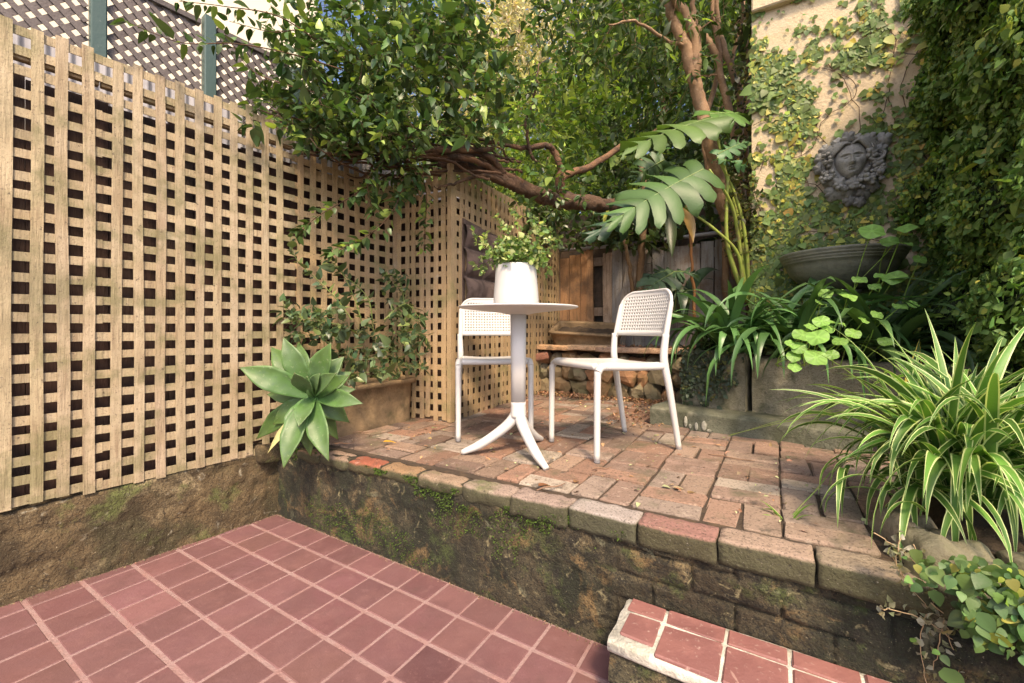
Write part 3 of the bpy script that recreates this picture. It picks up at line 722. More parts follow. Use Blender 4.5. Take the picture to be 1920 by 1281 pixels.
# mask wall, parapet and the side wall
o = thing('rendered_wall', 'cream rendered wall with the stone face on it, half covered in creeper', 'wall', L(2.305, 2.37, .4), TH)
mb = MB()
grid(mb, 120, 200, lambda u, v: (u*2.6, .006*nz(u*12, v*14)+.003*nz(u*50, v*50), v*4.2-.2))
mb.add([(0, 0, -.2), (0, .25, -.2), (0, .25, 4.0), (0, 0, 4.0)], [(0, 3, 2, 1)])
mb.build('wall', m_render, o)
mb = MB(); cbox(mb, (1.06, .04, 3.25), (2.12, .2, .34), .01, col=(1, 1, 1)); mb.build('parapet', m_render, o, smooth=False)
m_darkr = M('dark_old_render', (.16, .14, .10), .95, False, [(4, (.06, .06, .03), .45, .65)], [(20, .6)])  # dark mossy wall colour under the creeper
o = thing('side_wall', 'tall boundary wall at the right buried under dense creeper', 'wall', L(3.45, .95, 0), TH)
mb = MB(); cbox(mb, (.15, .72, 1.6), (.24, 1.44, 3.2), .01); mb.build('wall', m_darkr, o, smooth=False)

# rock planter at the right end of the terrace edge
og = L(2.74, .0, .42)
o = thing('rock_planter', 'crumbling weathered stone block at the right end of the terrace edge, under the spider plant', 'planter', og)
mb = MB()
bump_brick(mb, L(2.83, .10, .452), (.17, .15, .15), (.17, .155, .10), .03, rotz(TH+.1)@roty(.1), .014)
bump_brick(mb, L(3.06, .11, .445), (.25, .16, .16), (.14, .13, .085), .03, rotz(TH-.05)@roty(-.06), .014)
bump_brick(mb, L(2.79, .28, .455), (.13, .20, .13), (.22, .19, .14), .03, rotz(TH+.2), .014)
mb.build('stones', m_stone, o, world=og)
mb = MB(); grid(mb, 30, 24, lambda u, v: L(2.80+u*.9, .08+v*.75, .50+.03*nz(u*7, v*7)-.12*max(0, .12-u)/.12)); mb.build('soil', m_soil, o, world=og)

# ------------------------------------------------------------------ bowl
bc = L(2.83, 2.19, 1.33)
o = thing('wall_bowl', 'big dark grey half bowl fixed to the wall under the stone face', 'bowl', bc); o.scale = (.96, .96, 1)
mb = MB()
lathe(mb, [(0, 0), (.10, 0), (.17, .018), (.245, .06), (.295, .11), (.315, .15), (.322, .175), (.332, .18), (.338, .186), (.334, .192), (.343, .197), (.346, .205), (.341, .209), (.352, .214), (.356, .222), (.352, .228), (.36, .234), (.362, .246), (.355, .252), (.33, .252), (.32, .24), (.31, .2), (0, .19)], n=96, wob=.004)
mb.build('bowl', m_bowl, o)
mb = MB(); lathe(mb, [(.12, 0), (.11, -.03), (.075, -.06), (.06, -.12), (.0, -.13)], n=40); mb.build('foot', m_bowl, o)

# ------------------------------------------------------------------ stone face
mc = L(2.90, 2.355, 2.225)
o = thing('wall_mask', 'dark grey relief of a face with wavy hair and grapes fixed to the cream wall', 'wall sculpture', mc, TH)
o.scale = (.86, .9, .86)
def G(x, y, cx, cy, sx, sy, p=1): return math.exp(-(((x-cx)/sx)**2+((y-cy)/sy)**2)**p)
fw, fh = .104, .145            # half width and half height of the face
def face(u, v):
    a = (u-.5)*PI*.98; b = (v-.5)*PI*.98
    X = math.sin(a)*math.cos(b)**.8; Z = math.sin(b); D = math.cos(a)*math.cos(b)**.75 if math.cos(b) > 0 else 0
    x = X*fw*(1-.34*max(0, -Z)**1.4-.03*Z*Z); z = Z*fh; y = D*.085
    d = 0
    n = lambda *q: G(x, z, *q)
    # brow, sockets, eyes, nose, cheeks, lips, chin
    for s_ in (-1, 1):
        d += .0075*math.exp(-((z-.040+6.0*(abs(x)-.040)**2)/.0075)**2)*(1 if .008 < x*s_ < .085 else 0)*math.exp(-((x*s_-.042)/.035)**4)
        d -= .024*n(s_*.042, .022, .025, .018)
        d += .0150*n(s_*.041, .0155, .017, .0085)
        lid = z-.0215+5*(x-s_*.041)**2
        d += .0080*math.exp(-(lid/.0030)**2)*math.exp(-((x-s_*.041)/.019)**4)
        low = z-.0095-5*(x-s_*.041)**2
        d += .0055*math.exp(-(low/.0026)**2)*math.exp(-((x-s_*.041)/.018)**4)
        d += .006*n(s_*.052, -.028, .028, .026)
        d -= .0045*n(s_*.030, -.060, .014, .022)
        d += .008*n(s_*.0125, -.036, .0075, .0085)
        d -= .006*n(s_*.0065, -.0455, .0038, .0035)
    nw = .0085+.004*max(0, (.02-z)/.06)
    d += .026*math.exp(-(x/nw)**2)*max(0, min(1, (.040-z)/.075))*(1 if z > -.048 else math.exp(-((z+.048)/.005)**2))
    d += .006*math.exp(-(x/.007)**2)*math.exp(-((z-.03)/.03)**2)
    d -= .003*n(0, -.053, .0045, .006)
    up = z+.0655-.0030*math.cos(x/.012)+x*x*3
    d += .0075*math.exp(-(up/.0055)**2)*math.exp(-(x/.024)**4)
    d += .0085*n(0, -.0795, .017, .0062)
    d -= .0065*math.exp(-((z+.0715-x*x*4)/.0022)**2)*math.exp(-(x/.025)**4)
    d -= .005*n(0, -.090, .018, .005)
    d += .009*n(0, -.112, .022, .016)
    return (x, -.045-y-1.45*d*min(1, max(0, D*1.8)), z)
mb = MB(); grid(mb, 150, 190, face)
mb.build('face', m_lead, o)
# hair: locks swept from the parting outward and down both sides
mb = MB()
def lock(P, r, tw=0.):
    P = smoothpath(P, 7); n = len(P); ph = rng.random()*6
    tube(mb, P, np.array(r), 7, caps=True, sq=(1, .75))
for s_ in (-1, 1):
    for k in range(9):
        f = k/8
        x0 = s_*(.004+.012*f); z0 = .118+.036*f
        xa = s_*(.080+.055*f); za = .122+.045*f-(.012 if s_ < 0 else 0)
        xb = s_*(.122+.065*f+.01*math.sin(k*2)); zb = .045+.025*f
        xc = s_*(.124+.075*f); zc = -.035+.025*f+.02*math.sin(k*1.7)
        xd = s_*(.120+.08*f); zd = -.085-.02*math.cos(k)
        dpt = -.085+.05*f
        pts = [(x0, dpt-.02, z0), (xa*.55, dpt-.03, za+.012*(1-f)+.006*math.sin(k*2.1)), (xa, dpt-.015, za-.02), (xb, dpt+.02, zb), (xc, dpt+.028, zc)]
        if s_ < 0 or k < 6: pts.append((xd, dpt+.045, zd))
        lock(pts, [.008, .015, .016, .015, .012, .004])
    for k in range(10):
        a = rng.random()
        x0 = s_*(.11+.06*a); z0 = .07-.12*rng.random()
        lock([(x0, -.06, z0), (x0+s_*.02, -.065, z0-.02), (x0+s_*.012, -.06, z0-.045), (x0+s_*.035, -.05, z0-.06)], [.008, .009, .006, .002])
mb.build('hair', m_lead, o)
# vine leaves and backing
mb = MB()
def vleaf(x, z, y, r, a, tilt=.2):
    V = [(0, -.012, 0)]; n = 40
    for i in range(n):
        th = i/n*2*PI; rr = r*(.72+.28*abs(math.cos(2.5*th))**.7+.04*math.sin(13*th)); V.append((math.cos(th)*rr, .006*math.sin(5*th), math.sin(th)*rr))
    for i in range(n):
        th = i/n*2*PI; rr = r*(.72+.28*abs(math.cos(2.5*th))**.7+.04*math.sin(13*th)); V.append((math.cos(th)*rr*.97, .03, math.sin(th)*rr*.97))
    Fs = [(0, 1+(i+1) % n, 1+i) for i in range(n)]+[(1+i, 1+(i+1) % n, 1+n+(i+1) % n, 1+n+i) for i in range(n)]
    V = np.array(V)@roty(a).T@rotx(tilt).T@rotz(tilt*.7).T
    mb.add(V+np.array((x, y, z)), Fs)
for q in ((-.02, .170, -.105, .052, .3), (.045, .158, -.09, .036, 1.), (-.085, .15, -.075, .045, 1.), (.12, .15, -.06, .05, .2), (-.16, .12, -.045, .05, 2.), (.205, .13, -.03, .062, .5), (-.2, -.02, -.05, .05, .8), (-.13, -.13, -.06, .058, 1.2),
          (-.07, -.17, -.07, .05, .1), (.02, -.18, -.07, .055, 2.), (.09, -.15, -.06, .052, .9), (.17, -.03, -.05, .055, 1.7), (.19, .05, -.04, .05, .5), (-.19, .06, -.04, .05, .3), (.0, -.24, -.05, .06, .4), (.07, -.25, -.04, .05, 1.), (-.12, -.22, -.04, .055, 2.2), (.14, -.22, -.04, .05, .2), (.0, -.31, -.035, .05, .6), (.06, -.33, -.03, .045, .1)):
    vleaf(q[0], q[1], q[2], q[3], q[4])
n = 70
V = [(0, 0, 0)]; 
for lay, (k, y) in enumerate(((1.0, .012), (.97, -.02), (.80, -.045))):
    for i in range(n):
        th = i/n*2*PI; r = (.205+.018*math.sin(5*th)+.012*math.sin(11*th+1)); zz = math.sin(th)*r*(1.0 if math.sin(th) > 0 else 1.45); V.append((math.cos(th)*r*k*1.02, y, zz*k-.02))
V.append((0, -.05, -.02))
Fs = []
for ly in range(2):
    for i in range(n): Fs.append((1+ly*n+i, 1+(ly+1)*n+i, 1+(ly+1)*n+(i+1) % n, 1+ly*n+(i+1) % n))
for i in range(n): Fs.append((1+2*n+i, len(V)-1, 1+2*n+(i+1) % n))
mb.add(V, Fs)
mb.build('leaves', m_lead, o)
T, Fs = ico()
for (cx, cz, w_, h_, n_, y) in ((.125, .025, .032, .045, 16, -.085), (-.165, .02, .026, .05, 16, -.08), (-.15, -.115, .04, .035, 18, -.09), (.155, -.115, .055, .06, 44, -.085), (.10, -.175, .04, .04, 22, -.08), (.02, -.215, .03, .028, 12, -.075), (-.055, -.205, .035, .03, 12, -.075)):
    mb = MB(); P = np.stack((cx+rng.normal(0, w_*.55, n_), y+rng.normal(0, .008, n_), cz+rng.normal(0, h_*.55, n_)), 1)
    mb.inst(T, Fs, np.repeat(np.eye(3)[None], n_, 0), P, .0145+.004*rng.random(n_), np.ones((n_, 3))); mb.build('grape_bunch', m_lead, o)
mb = MB()
tube(mb, smoothpath([(.11, -.09, -.01), (.15, -.085, -.035), (.19, -.08, -.02), (.205, -.075, .02), (.19, -.07, .035)], 6), [.012, .016, .014, .012, .006], 8); mb.build('tendril', m_lead, o); mb = MB()
tube(mb, smoothpath([(.12, -.10, .10), (.135, -.105, .06), (.13, -.1, .04)], 5), [.004, .004, .003], 6); mb.build('tendril', m_lead, o); mb = MB()
tube(mb, smoothpath([(-.15, -.09, -.06), (-.16, -.1, -.09), (-.145, -.1, -.11)], 5), [.004, .004, .003], 6)
mb.build('tendril', m_lead, o)
# ================================================================== FURNITURE
def chair(label, loc, rz):
    o = thing('garden_chair', label, 'chair', loc, rz, 'white garden chairs')
    HX = .207
    def sz(x, y): return .446 + .010*(2*abs(x)/.4)**2 - .012*math.exp(-((y-.02)/.14)**2) + (.0 if y < .05 else -.05*(y-.05))
    # seat: a thin dished panel
    mb = MB(); X = .190
    def seat(u, v, dz=0):
        y = -.225+v*.39; w_ = X*(1-.05*v); x = (u-.5)*2*w_
        z = sz(x, y)+.012
        if v < .12: z -= .010*((.12-v)/.12)**2
        return (x, y, z-dz)
    grid(mb, 26, 26, seat); grid(mb, 26, 26, lambda u, v: seat(u, v, .016), flip=True)
    n = 27
    b0 = [i for i in range(n)]+[i*n+n-1 for i in range(1, n)]+[(n-1)*n+i for i in range(n-2, -1, -1)]+[i*n for i in range(n-2, 0, -1)]
    off = n*n
    mb.F.append(np.array([(b0[i], b0[i]+off, b0[(i+1) % len(b0)]+off, b0[(i+1) % len(b0)]) for i in range(len(b0))]))
    mb.build('seat', m_white, o)
    # frame under the seat
    mb = MB()
    for s_ in (-1, 1):
        tube(mb, smoothpath([(s_*(HX-.004), -.215, .448), (s_*(HX-.006), -.05, .440), (s_*(HX-.010), .10, .436), (s_*(HX-.012), .175, .436)], 6), .0185, 12, sq=(1, 1.0))
    tube(mb, smoothpath([(-HX+.02, -.245, .447), (-.1, -.250, .447), (.1, -.250, .447), (HX-.02, -.245, .447)], 6), .0165, 12)
    tube(mb, [(-HX+.02, .165, .435), (HX-.02, .165, .435)], .014, 10)
    mb.build('seat_frame', m_white, o)
    for s_ in (-1, 1):
        mb = MB()
        tube(mb, smoothpath([(s_*HX, -.255, 0.006), (s_*HX, -.254, .20), (s_*HX, -.252, .395), (s_*(HX-.001), -.247, .425), (s_*(HX-.003), -.230, .444), (s_*(HX-.004), -.205, .4485)], 6), [.0145, .0155, .0165, .018, .0188, .0188], 14)
        lg = mb.build('leg', m_white, o)
        mf = MB(); tube(mf, [(s_*HX, -.255, 0), (s_*HX, -.255, .010)], .0152, 14); mf.build('foot', m_foot, lg)
        mb = MB()
        tube(mb, smoothpath([(s_*(HX+.004), .262, 0.006), (s_*(HX+.002), .232, .16), (s_*(HX-.002), .198, .33), (s_*(HX-.008), .176, .435), (s_*(HX-.008), .170, .50), (s_*(HX-.004), .180, .60)], 6), [.0145, .016, .018, .020, .0195, .017], 14)
        lg = mb.build('leg', m_white, o)
        mf = MB(); tube(mf, [(s_*(HX+.004), .262, 0), (s_*(HX+.004), .262, .010)], .0152, 14); mf.build('foot', m_foot, lg)
    # backrest: a perforated curved shell with rounded top corners
    Z0, Z1, W = .598, .838, .198
    def shell(x, z):
        return np.array((x, .185+.26*(z-.6)*.85+.030*(1-(x/.2)**2)*1.0, z))
    RC = .085
    def inside(x, z, m=0.):
        if z < Z0+m or z > Z1-m or abs(x) > W-m: return False
        cx, cz = W-RC, Z1-RC
        if abs(x) > cx and z > cz: return math.hypot(abs(x)-cx, z-cz) <= RC-m
        return True
    def clampp(x, z):
        z = min(max(z, Z0), Z1); s_ = 1 if x > 0 else -1; ax = min(abs(x), W)
        cx, cz = W-RC, Z1-RC
        if ax > cx and z > cz:
            r = math.hypot(ax-cx, z-cz)
            if r > RC: ax = cx+(ax-cx)/r*RC; z = cz+(z-cz)/r*RC
        return s_*ax, z
    mb = MB(); p = .0183; nx = 21; nzr = 13; hr = .0050
    x0 = -nx/2*p; z0_ = Z0-.002
    vid = {}; VF = []; 
    def gv(i, j):
        if (i, j) not in vid:
            x, z = clampp(x0+i*p, z0_+j*p); vid[(i, j)] = len(VF); VF.append((x, z))
        return vid[(i, j)]
    Fs = []
    for i in range(-1, nx+1):
        for j in range(0, nzr+1):
            q = [gv(i, j), gv(i+1, j), gv(i+1, j+1), gv(i, j+1)]
            P = [VF[k] for k in q]
            area = abs(sum(P[k][0]*P[(k+1) % 4][1]-P[(k+1) % 4][0]*P[k][1] for k in range(4)))/2
            if area < 1e-7: continue
            cx, cz = x0+(i+.5)*p, z0_+(j+.5)*p
            if inside(cx, cz, .019) and j > 0:
                ring = []
                for k in range(8):
                    a = -3*PI/4+k*PI/4; ring.append(len(VF)); VF.append((cx+hr*math.cos(a), cz+hr*math.sin(a)))
                for k in range(4):
                    a, b = q[k], q[(k+1) % 4]; r0, r1, r2 = ring[2*k], ring[2*k+1], ring[(2*k+2) % 8]
                    Fs += [(a, b, r1), (a, r1, r0), (b, r2, r1)]
            else: Fs.append(tuple(q))
    VV = np.array([shell(x, z) for (x, z) in VF]); n_ = len(VV)
    mb.add(VV, Fs)
    bo = mb.build('backrest', m_white, o)
    md = bo.modifiers.new('thick', 'SOLIDIFY'); md.thickness = .007; md.offset = 0
    mb = MB(); pts = []
    for (x, z) in [(-W, .58), (-W, .66), (-W, Z1-RC)]: pts.append(shell(x, z))
    for k in range(1, 9): a = PI-k/8*PI/2; pts.append(shell(-(W-RC)+RC*math.cos(a), Z1-RC+RC*math.sin(a)))
    for x in (-.06, 0, .06): pts.append(shell(x, Z1))
    for k in range(0, 9): a = PI/2-k/8*PI/2; pts.append(shell((W-RC)+RC*math.cos(a), Z1-RC+RC*math.sin(a)))
    for (x, z) in [(W, .66), (W, .58)]: pts.append(shell(x, z))
    nn = len(pts); rr = [.0155, .015, .012]+[.0085]*(nn-6)+[.012, .015, .0155]
    tube(mb, smoothpath(pts, 3), rr, 12)
    pts = [shell(x, .602)+np.array((0, .0, 0)) for x in np.linspace(-W+.004, W-.004, 15)]
    tube(mb, smoothpath(pts, 2), .0105, 10, sq=(1, 1.4))
    mb.build('back_frame', m_white, o)
    return o
chair('white resin chair standing right of the table, turned sideways to it', (.539, 2.30, terr(1.75)+.003), math.radians(-64.6))
c2 = dup([x for x in COL.objects if x.name == 'garden_chair'][0], (-.125, 2.69, terr(.95)+.004), math.radians(6.3), 'white resin chair behind the table, facing the camera')

# table
tc = (.032, 2.17, .440)
o = thing('bistro_table', 'round white resin pedestal table on three splayed legs', 'table', tc, 0)
mb = MB()
lathe(mb, [(0, .748), (.26, .748), (.292, .750), (.299, .7485), (.3015, .745), (.299, .741), (.285, .737), (.20, .728), (.09, .716), (.055, .708), (0, .706)][::-1], n=80)
mb.build('table_top', m_white, o)
mb = MB()
tube(mb, [(0, 0, .27), (0, 0, .5), (0, 0, .715)], [.037, .0385, .041], 24, pw=3.2, caps=True)
mb.build('pole', m_white, o)
mb = MB(); tube(mb, smoothpath([(0, 0, .19), (0, 0, .23), (0, 0, .267)], 3), [.040, .0385, .0378], 24, pw=3.0); mb.build('collar', m_white, o)
for dg in (182, 295.4, 61.4):
    a = math.radians(dg); c, s = math.cos(a), math.sin(a); R_ = .285
    mb = MB()
    pts = [(.004*c, .004*s, .255), (.012*c, .012*s, .205), (.045*c, .045*s, .158), (.11*c, .11*s, .105), (.20*c, .20*s, .047), (R_*c, R_*s, .012)]
    tube(mb, smoothpath(pts, 6), [.030, .031, .028, .0255, .023, .014], 16, sq=(1, .95))
    mb.build('leg', m_white, o)
# pot and plant
pc_ = np.array((.020, 2.12, 1.190))
o = thing('table_planter', 'plain round white pot of small leaved shrub standing on the table', 'potted plant', pc_)
mb = MB(); lathe(mb, [(0, 0), (.104, 0), (.110, .004), (.1125, .014), (.110, .06), (.105, .12), (.100, .19), (.0985, .199), (.0965, .201), (.0945, .199), (.0945, .17), (0, .17)], n=72)
mb.build('pot', m_pot, o)
mb = MB(); lathe(mb, [(.0945, .172), (.05, .178), (0, .18)], n=40); mb.build('soil', m_soil, o)

# felt wall planter
P0 = L(.535, 1.02); P1 = L(.50, 1.55); d = unit(P1-P0); nr = np.array((d[1], -d[0], 0))
og = L(.535, 1.02, 1.30)
o = thing('felt_planter', 'brown felt pocket planter hanging on the leaning lattice behind the table', 'wall planter', og)
mb = MB(); Ln = np.linalg.norm(P1-P0)
zt_, zb_ = 1.865, 1.24
def felt(u, v):
    z = zb_+(zt_-zb_)*v; x = u*Ln*(1-.0*v)
    row = ((1-v)*3.05) % 1; colm = (u*2.0) % 1
    y = .012
    if v < .93:
        y += .062*math.sin(PI*min(1, row*1.0))**.7*max(.22, math.sin(PI*colm))**.5 if row > .06 else .0
        y += .010*nz(u*9, v*9)
    z -= .035*u*(v > .8)*(v-.8)/.2 + (.010*math.sin(PI*u) if v > .95 else 0)
    return P0+d*x+nr*(y+.012)+np.array((0, 0, z))
grid(mb, 60, 80, felt, flip=True)
mb.build('pockets', m_felt, o, world=og)
mb = MB(); slat(mb, P0+nr*.010+(0, 0, zb_-.01), P0+nr*.010+(0, 0, zt_), d, .002, .02, 6, .001)
mb.add([P0+nr*.013+(0, 0, zb_), P1+nr*.013+(0, 0, zb_), P1+nr*.013+(0, 0, zt_-.03), P0+nr*.013+(0, 0, zt_+.002)], [(0, 1, 2, 3)])
mb.build('backing', m_felt, o, world=og, smooth=False)
# ================================================================== PLANTS
def leaf_t(nst=5, w=.5, fold=.18, curl=.15, tip=1.0, base=.6):
    """leaf of length 1 along +y, blade normal +z; w = width/length"""
    V = []; Fs = []
    for i in range(nst+1):
        f = i/nst
        h = w/2*(math.sin(PI*f**base))**.8*(1-.25*f**3*tip) if 0 < f < 1 else 0
        z = -curl*f*f
        if i in (0, nst): V.append((0, f, z))
        else: V += [(-h, f, z+fold*h), (0, f, z), (h, f, z+fold*h)]
    tri = []; quad = []
    tri += [(0, 2, 1), (0, 3, 2)]
    for i in range(1, nst-1):
        a = 1+(i-1)*3; quad += [(a, a+1, a+4, a+3), (a+1, a+2, a+5, a+4)]
    a = 1+(nst-2)*3; e = len(V)-1
    tri += [(a, a+1, e), (a+1, a+2, e)]
    return np.array(V), [np.array(tri), np.array(quad)] if quad else [np.array(tri)]
LT_BROAD = leaf_t(6, .52, .22, .18)
LT_NARROW = leaf_t(5, .34, .2, .25)
LT_SMALL = leaf_t(3, .72, .15, .12, base=.75)
LT_FIG = leaf_t(4, .78, .14, .16, base=.62)
def hsv(base, n, dv=.18, dh=.12, hi=None, ph=.0):
    """n leaf colours about a base; a share ph is swapped for hi"""
    b = np.array(base)[None]*np.exp(rng.normal(0, dv, (n, 1)))*np.exp(rng.normal(0, dh, (n, 3))*np.array((1, .3, 1)))
    if hi is not None:
        m = rng.random(n) < ph; b[m] = np.array(hi)[None]*np.exp(rng.normal(0, dv, (m.sum(), 1)))
    return b
class Tree:
    def __init__(s): s.N = []; s.R = []; s.br = MB(); s.lp = []; s.ld = []
    def limb(s, P, r, n=8, col=(1, 1, 1), bump=.18, seg=6):
        P = smoothpath(P, seg); P = P+rng.normal(0, .004, P.shape)
        rr = np.interp(np.linspace(0, 1, len(P)), np.linspace(0, 1, len(r)), r)
        tube(s.br, P, rr, n, col, bump=bump)
        s.N += list(P); s.R += list(rr)
    def grow(s, targets, rmax, rmin=.0012, bend=.12, up=.1, gap=.035, lfrom=.35, step=.06, col=(1, 1, 1), leaves=True, sides=5, wig=.012):
        T = np.array(targets); N0 = np.array(s.N)
        dd = np.array([np.min(np.linalg.norm(N0-t, axis=1)) for t in T]); T = T[np.argsort(dd)]
        N = np.zeros((len(s.N)+len(T)*60, 3)); N[:len(s.N)] = s.N; n = len(s.N); Rr = list(s.R)
        for t in T:
            d = np.linalg.norm(N[:n]-t, axis=1); i = int(np.argmin(d)); q = N[i].copy(); Ln = d[i]
            if Ln < .01: continue
            r0 = min(Rr[i]*.8, rmax*min(1.0, .35+Ln*1.2)); k = max(3, int(Ln/step))
            mid = (q+t)/2+rng.normal(0, 1, 3)*Ln*bend+np.array((0, 0, up*Ln*(rng.random()-.3)))
            f = np.linspace(0, 1, k+1)[:, None]
            P = (1-f)**2*q+2*f*(1-f)*mid+f*f*t
            P[1:-1] += rng.normal(0, wig, (k-1, 3))
            tube(s.br, P, np.linspace(r0, max(rmin, r0*.3), k+1), sides if r0 < .012 else 8, col, caps=False)
            m = min(k, 58); N[n:n+m] = P[1:m+1]; n += m; Rr += list(np.linspace(r0, max(rmin, r0*.3), k+1)[1:m+1])
            if leaves:
                a = lfrom*Ln
                while a < Ln:
                    g = a/Ln; p = (1-g)**2*q+2*g*(1-g)*mid+g*g*t; tg = unit(2*(1-g)*(mid-q)+2*g*(t-mid))
                    s.lp.append(p); s.ld.append(tg); a += gap*(.6+.8*rng.random())
                for _ in range(2): s.lp.append(t); s.ld.append(unit(t-mid))
        s.N = list(N[:n]); s.R = Rr
    def leafmesh(s, mb, templ, size, base, spread=1.0, upn=1.2, hi=None, ph=0, dv=.2, droop=0., pet=.0, back=None, dh=.1):
        P = np.array(s.lp); D = np.array(s.ld); n = len(P)
        side = unit(np.cross(D, rng.normal(0, 1, (n, 3))))
        d = unit(D*.6+side*spread+np.array((0, 0, -droop)))
        nn = unit(rng.normal(0, .55, (n, 3))+np.array((0, 0, upn))+D*.1)
        S = size*np.exp(rng.normal(0, .32, n))
        mb.inst(templ[0], templ[1], frames(d, nn), P+d*pet, S, hsv(base, n, dv, dh, hi, ph))
        return n
def ell(n, c, r, rot=None, shell=.0):
    d = unit(rng.normal(0, 1, (n, 3))); q = rng.random(n)**(1/3); q = shell+(1-shell)*q
    P = d*q[:, None]*np.array(r)
    if rot is not None: P = P@rot.T
    return P+np.array(c)

# ---------------------------------------------------------------- the tree that hangs over the lattice
og = np.array((1.72, 4.72, .88))
o = thing('overhanging_tree', 'gnarled tree with glossy leaves reaching over the lattice corner from the right', 'tree', og)
T = Tree()
T.limb([(1.72, 4.72, .85), (1.68, 4.68, 1.4), (1.5, 4.5, 1.85), at(1200, 400, 4.1), at(1130, 385, 3.7), at(1060, 378, 3.45), at(1010, 365, 3.3), at(960, 345, 3.2), at(890, 318, 3.05), at(820, 308, 2.95)], [.07, .065, .06, .06, .058, .062, .056, .045, .032, .02], 14, (.8, .8, .8), bump=.5, seg=10)
T.limb([at(1050, 370, 3.4), at(1058, 330, 3.35), at(1110, 312, 3.5), at(1170, 272, 3.7), at(1200, 262, 3.8), at(1240, 240, 3.95)], [.036, .030, .026, .024, .022, .014], 9, (1.5, 1.4, 1.2))
T.limb([at(1045, 355, 3.38), at(1050, 318, 3.33), at(1040, 285, 3.3), at(1024, 272, 3.25), at(985, 278, 3.2), at(940, 270, 3.1), at(900, 262, 3.05), at(850, 250, 3.0)], [.030, .026, .025, .022, .018, .016, .013, .01], 9, (1.2, 1.1, 1))
T.limb([at(1005, 355, 3.3), at(930, 320, 3.1), at(880, 300, 2.9), at(800, 292, 2.8), at(720, 296, 2.75), at(650, 300, 2.7)], [.028, .022, .018, .014, .010, .006], 8, (1.2, 1.1, 1))
T.limb([at(950, 340, 3.2), at(925, 300, 3.05), at(870, 278, 2.9), at(790, 284, 2.7), at(700, 290, 2.6), at(610, 288, 2.5)], [.03, .022, .017, .013, .010, .005], 8)
T.limb([at(925, 280, 3.0), at(860, 283, 2.85), at(795, 275, 2.7), at(775, 240, 2.62), at(730, 222, 2.55), at(690, 190, 2.45)], [.016, .018, .018, .016, .012, .008], 8, (1.4, 1.3, 1.1))
T.limb([at(960, 345, 3.2), at(900, 330, 3.0), at(850, 345, 2.9), at(815, 352, 2.85)], [.02, .014, .010, .004], 7)
T.limb([at(1000, 300, 3.2), at(985, 235, 3.1), at(1000, 190, 3.05), at(1010, 120, 3.0)], [.014, .011, .008, .004], 7)
for k in range(64):        # the bare tangle under the crown
    u = rng.uniform(640, 960); v = 296+rng.normal(0, 16)+(u-800)*.08; Y = 2.75+(u-640)/700+rng.normal(0, .12)
    p = at(u, v, Y); a = rng.uniform(-.35, .5); Ln = rng.uniform(.2, .6)
    q = p+np.array((-math.cos(a)*Ln, rng.normal(-.1, .15), rng.normal(.03, .07)))
    T.limb([p+(0.1, .05, 0), p, (p+q)/2+rng.normal(0, .03, 3), q], [.010, .009, .007, .003], 6, (1, .95, .9), bump=.1, seg=4)
tg = []
def cl(n, u0, u1, v0, v1, y0, y1, keep=None):
    for _ in range(n):
        u, v = rng.uniform(u0, u1), rng.uniform(v0, v1)
        if keep and not keep(u, v): continue
        tg.append(at(u, v, rng.uniform(y0, y1)))
cl(190, 560, 960, 40, 275, 2.25, 3.1, lambda u, v: v < 255+.04*(u-600))
cl(80, 450, 700, 150, 250, 2.2, 2.8, lambda u, v: v > 60+(700-u)*.45)
cl(120, 560, 900, -60, 110, 2.3, 3.0); cl(70, 480, 885, -60, 120, 2.2, 3.0, lambda u, v: v > -60+(560-u)*.9)
cl(46, 600, 800, 225, 300, 2.35, 2.75)
cl(30, 900, 1010, 60, 260, 2.7, 3.2)
cl(34, 960, 1060, 100, 340, 2.9, 3.4); cl(20, 960, 1110, 340, 400, 3.1, 3.4)
T.grow(tg, .011, bend=.10, up=.5, gap=.026, lfrom=.25, step=.07)
tg = []
cl(640, 520, 960, 20, 270, 2.2, 3.1, lambda u, v: v > 30+(700-u)*.3 and v > (u-860)*1.5); cl(260, 540, 900, -40, 120, 2.3, 3.1, lambda u, v: v > (640-u)*.5)
cl(190, 560, 760, 200, 290, 2.3, 2.8)
T.grow(tg, .005, bend=.10, up=.3, gap=.019, lfrom=.1, step=.06)
